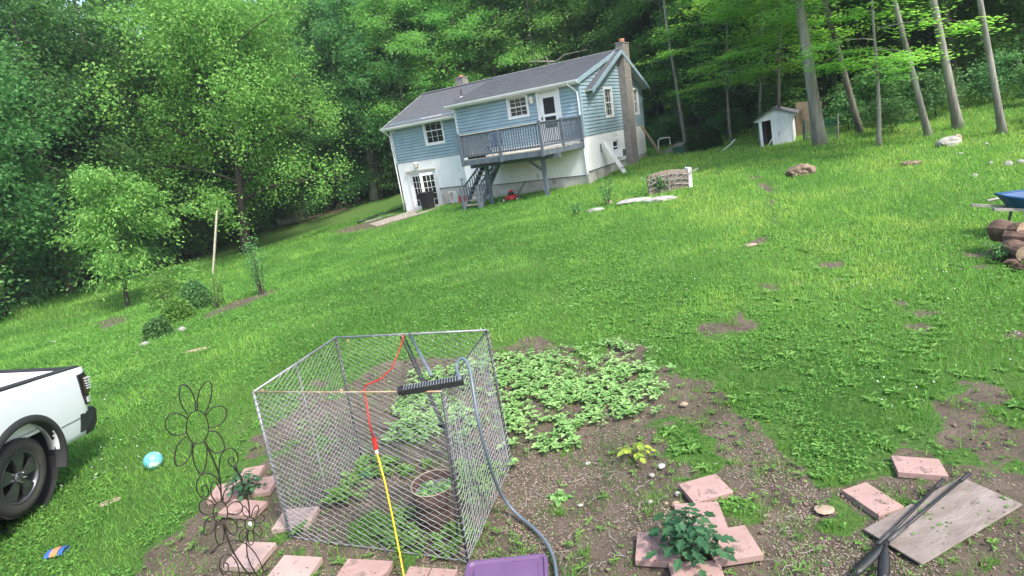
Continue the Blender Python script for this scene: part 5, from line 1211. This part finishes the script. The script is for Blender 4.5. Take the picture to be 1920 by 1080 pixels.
o = MB().tube([Vz(757, 627, 1.27), Vz(753, 645, 1.2), Vz(742, 672, 1.18), Vz(735, 690, 1.20), Vz(712, 712, 1.24), Vz(688, 721, 1.275), Vz(682, 727, 1.24), Vy(688, 760, 3.78), Vy(692, 790, 3.72), Vy(700, 822, 3.68)], .0062, 8).build('red_extension_cord', M['redcord'], None, True)
tag(o, 'red extension cord hanging over the cage from the back rail to its plug', 'cord')
A = Vy(701, 822, 3.68); B = Vy(705, 842, 3.67); pl_ = MB().tube([A, B], .018, 8).build('plug', M['redcord'], o); MB().tube([B, Vy(707, 850, 3.665)], .012, 8).build('socket', M['cream'], pl_)
o = MB().tube([Vy(707, 850, 3.665), Vy(722, 905, 3.6), Vy(736, 970, 3.5), Vy(748, 1030, 3.4), Vy(760, 1095, 3.25), Vy(770, 1150, 3.1)], .0066, 8).build('yellow_extension_cord', M['yellowcord'], None, True)
tag(o, 'yellow extension cord running down in front of the cage from the red plug', 'cord')
hp = [Vz(862, 712, 1.28), Vz(856, 690, 1.30), Vz(860, 676, 1.34), Vz(870, 673, 1.35), Vz(880, 690, 1.30), Vz(887, 730, 1.18), Vz(897, 790, .98), Vz(912, 850, .70), Vz(928, 900, .40), Vz(945, 935, .16), Vz(970, 965, .04), Vz(1000, 990, .03), Vz(1025, 1018, .03), Vz(1040, 1055, .03), Vz(1046, 1110, .03)]
def catmull(P, n=6):
    o = []
    for i in range(len(P)-1):
        p0, p1, p2, p3 = P[max(i-1, 0)], P[i], P[i+1], P[min(i+2, len(P)-1)]
        for k in range(n): t = k/n; o.append(.5*((2*p1)+(p2-p0)*t+(2*p0-5*p1+4*p2-p3)*t*t+(3*p1-p0-3*p2+p3)*t**3))
    return o+[P[-1]]
o = MB().tube(catmull(hp), .0125, 10).build('garden_hose', M['hose'], None, True); tag(o, 'grey blue garden hose looping over the cage corner and running down to the ground', 'hose')
# rusty fire ring
c = Vz(812, 905, .34); ce = empty('rusty_barrel', (c.x, c.y, float(TZ(c.x, c.y))), 'rusty steel barrel ring with green seedlings inside the cage', 'barrel'); c_b = (c.x, c.y); zt = .34-ce.location.z
Rb = .178; MB().lathe([(Rb, -.02), (Rb, zt*.3), (Rb+.006, zt*.33), (Rb, zt*.36), (Rb, zt*.66), (Rb+.006, zt*.69), (Rb, zt*.72), (Rb, zt), (Rb-.006, zt), (Rb-.006, .0)], n=40).build('ring', M['rust'], ce, True)
MB().tube([(Rb*cos(t), Rb*sin(t), zt) for t in np.linspace(0, 2*pi, 41)[:-1]], .006, 6, closed=True).build('rolled_rim', M['tanstone'], ce, True)
MB().lathe([(0, zt*.8), (Rb-.006, zt*.76)], n=24).build('soil_fill', M['mortar'], ce)
rng = np.random.default_rng(6); P = rng.uniform(-1, 1, (170, 3))*np.array([.13, .09, .025])+np.array([0.02, -.03, zt*.86]); inst('seedlings', arrmesh('seedlings', leaves(P, .04, .55, .6, rng), 4, L['bean'], np.repeat(rng.random(170), 4)), ce)
c = G(687, 893); o = MB().box(-.045, .045, -.03, .03, 0, .05).build('plastic_carton', M['net'], None, bevel=.01); o.location = c; o.rotation_euler = (.1, 0, .4); tag(o, 'small pale green plastic carton on the soil inside the cage', 'carton')
# purple lid
c = Vz(947, 1090, .42); lid = empty('storage_tote', (c.x, c.y, float(TZ(c.x, c.y))), 'purple plastic storage tote with lid at the bottom edge of the picture', 'storage tote', rz=rad(-4)); z = .42-lid.location.z
def rrect(w_, h, r_, n_=5):
    o = []
    for cx, cy, a0 in ((w_-r_, h-r_, 0), (-w_+r_, h-r_, pi/2), (-w_+r_, -h+r_, pi), (w_-r_, -h+r_, 1.5*pi)): o += [(cx+r_*cos(a0+pi/2*k/n_), cy+r_*sin(a0+pi/2*k/n_)) for k in range(n_+1)]
    return o
def loft(rings):
    m = MB(); n_ = len(rings[0][0]); v = []
    for pts, zz_ in rings: v += [(x, y, zz_) for x, y in pts]
    return m.add(v, [(i*n_+k, i*n_+(k+1) % n_, (i+1)*n_+(k+1) % n_, (i+1)*n_+k) for i in range(len(rings)-1) for k in range(n_)]+[tuple(range(n_))[::-1], tuple((len(rings)-1)*n_+k for k in range(n_))])
loft([(rrect(.20, .15, .03), 0), (rrect(.23, .175, .03), z-.03)]).build('body', M['purple'], lid, True)
loft([(rrect(.25, .195, .04), z-.035), (rrect(.255, .2, .04), z-.01), (rrect(.25, .195, .04), z), (rrect(.235, .18, .035), z+.002), (rrect(.225, .17, .03), z-.012), (rrect(.20, .145, .03), z-.012), (rrect(.19, .135, .03), z+.006)]).build('lid', M['purple'], lid)

# ------------------------------------------------------------------ wrought iron flower ornament (real rods in one upright plane)
fc_ = G(490, 1100); fl = empty('iron_flower_stake', fc_, 'black wrought iron garden ornament of three outlined flowers with curling leaves', 'garden ornament')
pn = Vector((fc_.x, fc_.y, 0)).normalized()
def FP(x, y, dy=0):
    x = 300+x/2.842; y = 700+y/2.842
    d = Vector(ray(x, y)); q = Vector(cC)+d*((fc_-Vector(cC)).dot(pn)+.0+dy)/d.dot(pn); return q-fc_
def rod(name, pts, r_=.0042, parent=None, closed=False, dy=0, n_=8):
    P = [FP(x, y, dy) for x, y in pts]
    if closed:
        P = P+P[:3]; Q = catmull(P, n_)[n_:-n_*1]; Q = Q[:n_*(len(pts))]
        return MB().tube(Q, r_, 6, closed=True).build(name, M['iron'], parent or fl, True)
    return MB().tube(catmull(P, n_), r_, 6).build(name, M['iron'], parent or fl, True)
def ell(cx, cy, rx, ry, n_=16): return [(cx+rx*cos(2*pi*k/n_), cy+ry*sin(2*pi*k/n_)) for k in range(n_)]
rod('flower_centre', ell(199, 287, 59, 89), closed=True)
for P_ in ([(190, 198), (185, 140), (160, 85), (122, 60), (103, 90), (112, 160), (148, 222)], [(200, 198), (200, 130), (225, 65), (262, 42), (277, 90), (262, 165), (240, 215)], [(245, 222), (280, 185), (325, 174), (353, 195), (348, 240), (310, 280), (258, 290)],
           [(257, 308), (300, 312), (332, 350), (342, 405), (300, 425), (258, 395), (240, 362)], [(247, 370), (250, 440), (238, 510), (218, 536), (190, 500), (174, 430), (180, 377)], [(172, 370), (165, 430), (130, 480), (90, 492), (78, 450), (95, 380), (142, 335)], [(140, 318), (90, 330), (45, 310), (28, 265), (50, 222), (100, 214), (148, 240)]): rod('petal', P_)
rod('stem', [(237, 365), (270, 430), (300, 500), (320, 570), (328, 675)], .0055); rod('stem', [(342, 800), (360, 880), (395, 960), (440, 1030), (480, 1085), (500, 1150)], .0055)
rod('flower_centre', ell(322, 742, 38, 60), closed=True)
for P_ in ([(300, 690), (275, 650), (273, 600), (290, 575), (315, 610), (328, 650), (325, 682)], [(335, 682), (340, 640), (365, 600), (388, 590), (388, 630), (372, 670), (350, 695)], [(358, 715), (385, 688), (420, 685), (441, 712), (425, 745), (390, 752), (360, 745)],
           [(355, 770), (385, 775), (408, 805), (409, 845), (390, 862), (360, 835), (345, 798)], [(335, 802), (342, 850), (335, 895), (318, 920), (300, 890), (295, 840), (308, 800)], [(298, 795), (285, 835), (255, 860), (234, 850), (240, 800), (262, 768), (285, 765)], [(283, 745), (250, 755), (215, 735), (210, 695), (235, 672), (270, 680), (290, 700)]): rod('petal', P_)
rod('flower_centre', ell(480, 803, 26, 36), closed=True)
for P_ in ([(470, 768), (445, 750), (438, 722), (450, 708), (470, 735), (480, 766)], [(487, 768), (495, 730), (515, 702), (526, 720), (515, 755), (497, 775)], [(503, 790), (520, 762), (545, 755), (557, 775), (540, 795), (508, 798)], [(503, 815), (530, 818), (543, 845), (530, 868), (505, 850), (495, 832)], [(488, 838), (502, 870), (496, 905), (480, 915), (468, 885), (472, 840)], [(465, 835), (455, 875), (435, 893), (422, 875), (430, 845), (455, 825)], [(455, 812), (430, 822), (408, 812), (410, 785), (430, 775), (456, 790)]): rod('petal', P_, .0036)
rod('stem', [(402, 500), (430, 560), (455, 640), (472, 690), (478, 766)], .005); rod('stem', [(468, 840), (462, 900), (468, 980), (500, 1050), (540, 1110)], .0045)
for P_ in ([(318, 575), (315, 500), (330, 430), (370, 398), (408, 420), (414, 470), (390, 497), (367, 480), (370, 452), (392, 450), (392, 475)], [(325, 605), (300, 555), (250, 532), (208, 555), (194, 610), (215, 655), (248, 660), (258, 625), (240, 595), (222, 610), (228, 632)],
           [(285, 950), (320, 910), (390, 892), (450, 905), (500, 950), (535, 1010), (552, 1065)], [(425, 1080), (410, 1010), (370, 965), (330, 980), (316, 1030), (335, 1068), (362, 1055), (362, 1018), (342, 1012), (338, 1035)]): rod('scroll', P_, .0042)
for P_ in ([(393, 488), (402, 505), (408, 522)], [(268, 962), (285, 945), (300, 932)], [(555, 1062), (575, 1045), (582, 1035)]):
    Q = [FP(*p) for p in P_]; MB().tube(Q, [.004, .013, .004], 6).build('leaf_tip', M['iron'], fl, True)
MB().rock(FP(480, 803), .016, .008, .022, 3, 2).build('glass_bead', M['clearlens'], fl)

# ------------------------------------------------------------------ tomato plants, squash, seedlings
def compound(name, label, px, hpx, wpx, leafm, nst, seed, ls=.05, cat='plant', lobed=True):
    b = G(*px); u = np.dot(np.array(b)-cC, cF)/FPX; H = hpx*u; Wd = wpx*u*.5; rng = np.random.default_rng(seed); e = empty(name, b, label, cat); s_ = MB(); s_.tube([(0, 0, -.02), (.01, 0, H*.5), (0, 0, H*.9)], [.007, .006, .003], 6)
    for k in range(nst):
        a = k*2.4+rng.uniform(-.3, .3); z0_ = H*(.15+.75*(k/nst)); L_ = Wd*(1.05-.45*k/nst)*rng.uniform(.8, 1.1); d = np.array([cos(a), sin(a), 0.])
        pts = [np.array([0, 0, z0_]), d*L_*.5+(0, 0, z0_+L_*.35), d*L_+(0, 0, z0_+L_*.15)]; s_.tube(pts, [.004, .003, .0015], 5)
        for j, t in enumerate((.45, .45, .72, .72, 1.0)):
            p = pts[0]*(1-t)**2+2*pts[1]*t*(1-t)+pts[2]*t*t; sgn = 0 if j == 4 else (-1 if j % 2 else 1); pd = np.array([-d[1], d[0], 0]); dr_2 = d*(.45 if sgn else 1)+pd*sgn; dr_2 = dr_2/np.linalg.norm(dr_2)+np.array([0, 0, -.35]); sz = ls*(1.25 if not sgn else rng.uniform(.75, 1.05))
            lobes = [(0, 0), (.25, .32), (.38, .20), (.60, .34), (.72, .17), (1, 0), (.72, -.17), (.60, -.34), (.38, -.20), (.25, -.32)] if lobed else [(0, 0), (.2, .3), (.5, .38), (.8, .22), (1, 0), (.8, -.22), (.5, -.38), (.2, -.3)]
            sd_ = np.cross(dr_2, [0, 0, 1]); sd_ /= np.linalg.norm(sd_); v = [p+dr_2*sz*a_+sd_*sz*b2+np.array([0, 0, .18*abs(b2)*sz]) for a_, b2 in lobes]; c_ = p+dr_2*sz*.5-np.array([0, 0, .03*sz])
            me = MB().add([c_]+v, [(0, i+1, (i+1) % len(v)+1) for i in range(len(v))]); o = me.build('leaf', leafm, e); at_ = o.data.attributes.new('tint', 'FLOAT', 'POINT'); at_.data.foreach_set('value', np.full(len(o.data.vertices), rng.random(), np.float32))
    s_.build('stem', M['stump'] if 0 else leafm, e); return e
compound('tomato_plant', 'bushy dark green tomato plant growing amid four pink pavers', (1296, 1046), 92, 130, L['tomato'], 26, 3, .075)
compound('tomato_plant', 'small dark green tomato plant beside the iron flowers and pink pavers', (463, 928), 50, 62, L['tomato'], 16, 4, .055)
compound('squash_seedling', 'yellow green squash seedling on dark soil in the middle of the bed', (1190, 862), 34, 62, L['yellow'], 6, 5, .055, lobed=False)
compound('seedling', 'lone pale green seedling with broad leaves on bare soil right of the hose', (1047, 936), 10, 34, L['bean'], 4, 6, .05, lobed=False)

# ------------------------------------------------------------------ ground cover: blades, clover, weeds, seedlings, chips
def open_(x, y):
    m = np.ones(len(x), bool)
    for P_, z_ in COVER: m &= polydist(x, y, P_) < .012
    return m
def scatter(n_, r0, r1, pw, seed, amax=56):
    rng = np.random.default_rng(seed); u = rng.random(n_); e = 2-pw
    rr = (r0**e+u*(r1**e-r0**e))**(1/e); th = rng.uniform(rad(-amax), rad(amax), n_); return rr*np.sin(th), rr*np.cos(th), rr, rng
def outofhouse(x, y):
    dx, dy = x-HX, y-HY; hx = dx*cos(TH)-dy*sin(TH); hy = dx*sin(TH)+dy*cos(TH); return ~((hx > -12.8) & (hx < 0) & (hy > 0) & (hy < 9.2))
x, y, rr, rng = scatter(460000, 2.6, 42, 1.55, 1); s = soil(x, y); cv = fbm(x, y, 1.6, 31)
pk = np.where(s < -.30, 1.0, np.where(s < .12, .08+.92*smooth((.12-s)/.42)*smooth((fbm(x, y, .18, 34)-.30)/.25), .04+.30*smooth((fbm(x, y, .30, 33)-.52)/.1)))*(1-.8*bare(x, y))
ok = (rng.random(len(x)) < pk) & outofhouse(x, y) & open_(x, y); x, y, rr, s = x[ok], y[ok], rr[ok], s[ok]; n_ = len(x); z = TZ(x, y)
k = np.maximum(rr/6, .85)**.72; h = .055*k**.75*rng.uniform(.5, 1.35, n_)*(.7+.8*fbm(x, y, .8, 35)); h = np.where(s > -.05, h*.75, h); w_ = .0042*k*rng.uniform(.7, 1.4, n_); a = rng.uniform(0, 2*pi, n_); ln = h*rng.uniform(.2, .9, n_); b2 = rng.uniform(0, 2*pi, n_)
P0 = np.stack([x-np.cos(a)*w_, y-np.sin(a)*w_, z-.01], 1); P1 = np.stack([x+np.cos(a)*w_, y+np.sin(a)*w_, z-.01], 1); P2 = np.stack([x+np.cos(b2)*ln, y+np.sin(b2)*ln, z+h], 1)
t = np.clip(.15+.55*fbm(x, y, 1.9, 36)+.5*smooth((x+1.0)/9)*smooth((y-3)/8)-.16+.55*(fbm(x, y, 3.2, 37)-.5)+.5*smooth((fbm(x, y, .7, 39)-.55)/.15)*.6+.30*rng.normal(0, .5, n_), 0, 1)
go = bpy.data.objects.new('lawn_grass', arrmesh('lawn_grass', np.stack([P0, P1, P2], 1), 3, L['grass'], np.repeat(t, 3))); COL.objects.link(go); tag(go, 'short mixed green grass covering the lawn', 'grass', kind='stuff')
# taller tufts on the fringe of the soil
x, y, rr, rng = scatter(1500, 2.8, 11, 1.2, 7); s = soil(x, y); ok = (s > -.3) & (s < .55) & (fbm(x, y, .7, 38) > .42) & (rng.random(len(x)) < np.where(s < .15, .9, .45)) & open_(x, y); x, y = x[ok], y[ok]
nb_ = 34; cx = np.repeat(x, nb_); cy = np.repeat(y, nb_); sp = np.repeat(rng.uniform(.02, .09, len(x)), nb_); a = rng.uniform(0, 2*pi, len(cx)); q = sp*np.sqrt(rng.random(len(cx))); bx_ = cx+q*np.cos(a); by_ = cy+q*np.sin(a); h = np.repeat(rng.uniform(.035, .095, len(x)), nb_)*rng.uniform(.5, 1.2, len(cx)); o_ = a+rng.normal(0, .5, len(a)); ln = h*rng.uniform(.2, 1.0, len(cx)); z = TZ(bx_, by_); a2 = rng.uniform(0, 2*pi, len(cx)); w_ = .0028
P0 = np.stack([bx_-np.cos(a2)*w_, by_-np.sin(a2)*w_, z-.01], 1); P1 = np.stack([bx_+np.cos(a2)*w_, by_+np.sin(a2)*w_, z-.01], 1); P2 = np.stack([bx_+np.cos(o_)*ln, by_+np.sin(o_)*ln, z+h], 1)
go = bpy.data.objects.new('grass_tufts', arrmesh('grass_tufts', np.stack([P0, P1, P2], 1), 3, L['grass'], np.repeat(np.clip(rng.normal(.4, .25, len(cx)), 0, 1), 3))); COL.objects.link(go); tag(go, 'loose grass tufts along the edge of the bare soil', 'grass tufts', kind='stuff')
# clover
x, y, rr, rng = scatter(230000, 2.6, 26, 1.45, 2); s = soil(x, y); cl = fbm(x, y, .9, 41)
pk = np.where(s < -.1, smooth((cl-.36)/.16)*np.where(x > 3.5, .45, 1), .03)*(1-bare(x, y)); ok = rng.random(len(x)) < pk; x, y, rr = x[ok], y[ok], rr[ok]; n_ = len(x)
P = np.stack([x, y, TZ(x, y)+.035*np.maximum(rr/6, .9)**.5*rng.uniform(.3, 1.2, n_)], 1); ws = .024*np.maximum(rr/6, .85)**.75*rng.uniform(.6, 1.4, n_)
go = bpy.data.objects.new('clover', arrmesh('clover', leaves(P, 1, .85, .72, rng, ws=ws), 4, L['clover'], np.repeat(np.clip(.45+.25*rng.normal(0, 1, n_)+.5*(fbm(x, y, 1.3, 43)-.5), 0, 1), 4))); COL.objects.link(go); tag(go, 'low clover leaves growing through the lawn', 'clover', kind='stuff')
# white clover heads
x, y, rr, rng = scatter(9000, 3.2, 26, 1.2, 3); ok = (soil(x, y) < -.2) & (fbm(x, y, 2.2, 51) > .55) & (rng.random(len(x)) < .55); x, y, rr = x[ok], y[ok], rr[ok]
P = np.stack([x, y, TZ(x, y)+.06], 1); P = np.repeat(P, 2, 0)+rng.normal(0, .004, (len(x)*2, 3)); go = bpy.data.objects.new('clover_flowers', arrmesh('clover_flowers', leaves(P, .016, .9, .5, rng), 4, L['petal'], np.repeat(rng.random(len(P)), 4))); COL.objects.link(go); tag(go, 'tiny white clover heads dotted over the lawn', 'flowers', kind='stuff')
# rosettes of broad leaves
def rosettes(name, cx, cy, leafm, rng, nl, ls, lift, label, cat, asp=.5, up=.6, two=False):
    n_ = len(cx); zz_ = TZ(cx, cy); V = []; T2 = []
    base = rng.random(n_); big = rng.random(n_)**1.3
    for j in range(nl):
        a = 2*pi*j/nl+rng.uniform(0, .9, n_)+base*6; L_ = ls*(.6+.9*big)*rng.uniform(.75, 1.25, n_); el = rng.uniform(.1, lift, n_); d = np.stack([np.cos(a)*np.cos(el), np.sin(a)*np.cos(el), np.sin(el)], 1); sd_ = np.stack([-np.sin(a), np.cos(a), 0*a], 1)
        hh_ = .01+(rng.uniform(.2, 1, n_)*ls*.9 if two else 0); o = np.stack([cx, cy, zz_+hh_], 1); w_ = (L_*asp*.5)[:, None]; L1 = L_[:, None]; dn = np.array([0, 0, -1.])
        m1 = o+d*L1*.3; m2 = o+d*L1*.68+dn*L1*.03; tip = o+d*L1+dn*L1*.22
        # two quads + folded look
        V.append(np.stack([o, m1+sd_*w_*.8+np.array([0, 0, .15])*L1*.5*asp, m2+sd_*w_+np.array([0, 0, .1])*L1*.4*asp, tip], 1)); V.append(np.stack([o, tip, m2-sd_*w_+np.array([0, 0, .1])*L1*.4*asp, m1-sd_*w_*.8+np.array([0, 0, .15])*L1*.5*asp], 1)); tt = np.clip(base*.6+rng.random(n_)*.4, 0, 1); T2 += [tt, tt]
    V = np.concatenate(V); go = bpy.data.objects.new(name, arrmesh(name, V, 4, leafm, np.repeat(np.concatenate(T2), 4))); COL.objects.link(go); return tag(go, label, cat, kind='stuff')
BED = gp([(880, 650), (930, 622), (1010, 602), (1110, 610), (1235, 650), (1235, 745), (1180, 790), (1105, 800), (1090, 835), (960, 872), (945, 800)]); BED2 = gp([(660, 800), (760, 730), (850, 690), (905, 690), (900, 850), (800, 850), (700, 850)]); BED3 = gp([(800, 645), (900, 628), (940, 700), (820, 720), (740, 720)])
rng = np.random.default_rng(12); x = rng.uniform(-1.6, 2.2, 9000); y = rng.uniform(3.3, 7.2, 9000)
dd = np.maximum(polydist(x, y, BED), np.maximum(polydist(x, y, BED2)-.05, polydist(x, y, BED3))); q = dd+(fbm(x, y, .5, 61)-.5)*.5
den = np.where(q > .06, .20+.60*smooth((fbm(x, y, .55, 62)-.42)/.16), np.where(q > -.1, .08, 0)); ok = rng.random(len(x)) < den*.74; x, y = x[ok], y[ok]
rosettes('bean_seedlings', x, y, L['bean'], rng, 5, .053, .75, 'dense patch of pale green broad leaved seedlings beside and inside the cage', 'seedlings', .52, two=True)
x, y, rr, rng = scatter(5200, 3, 13, 1.0, 14); ok = (x > .9) & (soil(x, y) < -.05) & (fbm(x, y, 1.0, 66) > .45) & (rng.random(len(x)) < .8); x, y = x[ok], y[ok]
rosettes('broad_weeds', x, y, L['weed'], rng, 6, .075, .7, 'broad leaved weeds scattered over the right side of the lawn', 'weeds', .34)
x, y, rr, rng = scatter(2600, 3, 12, 1.2, 15); ok = (soil(x, y) > -.1) & (polydist(x, y, BED) < -.1) & (fbm(x, y, .6, 67) > .42) & open_(x, y); x, y = x[ok], y[ok]
rosettes('soil_weeds', x, y, L['weed'], rng, 5, .04, .8, 'small sparse weeds sprouting on the bare soil', 'weeds', .36)
CG = [tuple(KB[k_][:2]) for k_ in ('FL', 'FR', 'BR', 'BL')]; rng = np.random.default_rng(77); x = rng.uniform(-2.2, -.2, 2200); y = rng.uniform(3.3, 5.2, 2200); ok = (polydist(x, y, CG) > .03) & (fbm(x, y, .35, 78) > .43) & (rng.random(2200) < .7) & (np.hypot(x-c_b[0], y-c_b[1]) > .22); x, y = x[ok], y[ok]
rosettes('cage_weeds', x, y, L['weed'], rng, 5, .05, .8, 'green weeds growing inside the wire cage', 'weeds', .5, two=True)
x, y, rr, rng = scatter(150, 3, 9, 1.0, 16); ok = (soil(x, y) < -.1); x, y = x[ok], y[ok]
rosettes('yellow_flowers', x, y, L['yellow'], rng, 5, .014, .4, 'few tiny yellow flowers in the grass', 'flowers', .7)
# wood chips and crumbs on the soil
x, y, rr, rng = scatter(120000, 2.6, 8, 1.2, 17); s = soil(x, y); f_ = fbm(x, y, .45, 71); pk = smooth((s-.0)/.1)*(.10+.9*smooth((f_-.42)/.16))*smooth((5.4-rr)/1.6+.12); ok = (rng.random(len(x)) < pk) & open_(x, y); x, y = x[ok], y[ok]; n_ = len(x)
P = np.stack([x, y, TZ(x, y)+((fbm(x, y, .22, 11, 4)-.5)*.075-.018)*smooth((14-np.hypot(x, y))/6)+.006], 1); cm = mat('wood_chips', (.36, .29, .23), .9, col2=(.12, .092, .070), scale=60)
o = bpy.data.objects.new('wood_chips', arrmesh('wood_chips', leaves(P, .021, .42, .8, rng), 4, cm)); COL.objects.link(o); tag(o, 'pale wood chips strewn over the bare soil', 'wood chips', kind='stuff')
x, y, rr, rng = scatter(7200, 2.6, 8, 1.0, 18); ok = (soil(x, y) > .03) & open_(x, y); x, y = x[ok], y[ok]; V = []
n_ = len(x); zz_ = TZ(x, y)+((fbm(x, y, .22, 11, 4)-.5)*.075-.018)*smooth((14-np.hypot(x, y))/6); sz = rng.uniform(.006, .017, n_)*(.6+1.5*rng.random(n_)**5)
oc = np.array([(1, 0, 0), (0, 1, 0), (-1, 0, 0), (0, -1, 0), (0, 0, .8), (0, 0, -.8)]); ff = [(0, 1, 4), (1, 2, 4), (2, 3, 4), (3, 0, 4), (1, 0, 5), (2, 1, 5), (3, 2, 5), (0, 3, 5)]
B_ = np.stack([x, y, zz_+sz*.3], 1)[:, None]+oc[None]*sz[:, None, None]*rng.uniform(.6, 1.3, (n_, 6, 1)); fa = (np.arange(n_)[:, None, None]*6+np.array(ff)[None])
cl_ = mat('soil_crumbs', (.20, .15, .12), .95, col2=(.09, .065, .05), scale=30)
o = bpy.data.objects.new('soil_crumbs', arrmesh('soil_crumbs', B_, 3, cl_, None, fa)); COL.objects.link(o); tag(o, 'small clods and pebbles on the bare soil', 'pebbles', kind='stuff')
# crumbs of soil lying on the slabs
bits = MB(); r = random.Random(44)
for P_, z_ in COVER:
    for k in range(16):
        u, v = r.random(), r.random()**.6; a = [P_[0][i]*(1-u)+P_[1][i]*u for i in (0, 1)]; b_ = [P_[3][i]*(1-u)+P_[2][i]*u for i in (0, 1)]; s_ = r.uniform(.0025, .009)
        bits.rock((a[0]*(1-v)+b_[0]*v, a[1]*(1-v)+b_[1]*v, z_+.003), s_, s_*.7, s_*.5, k, 1)
o = bits.build('soil_bits', cl_); tag(o, 'crumbs of dark soil scattered on the pink pavers and plywood', 'soil crumbs', kind='stuff')
# twigs
tw_ = MB(); r = random.Random(5)
for k in range(60):
    p = G(r.uniform(950, 1500), r.uniform(860, 1070)); a = r.uniform(0, 6.28); L_ = r.uniform(.04, .16); tw_.tube([p+Vector((0, 0, .008)), p+Vector((cos(a)*L_*.5, sin(a)*L_*.5, .014)), p+Vector((cos(a+.3)*L_, sin(a+.3)*L_, .006))], .0025, 4)
o = tw_.build('twigs', M['greywood']); tag(o, 'thin dry twigs scattered on the bare soil', 'twigs', kind='stuff')
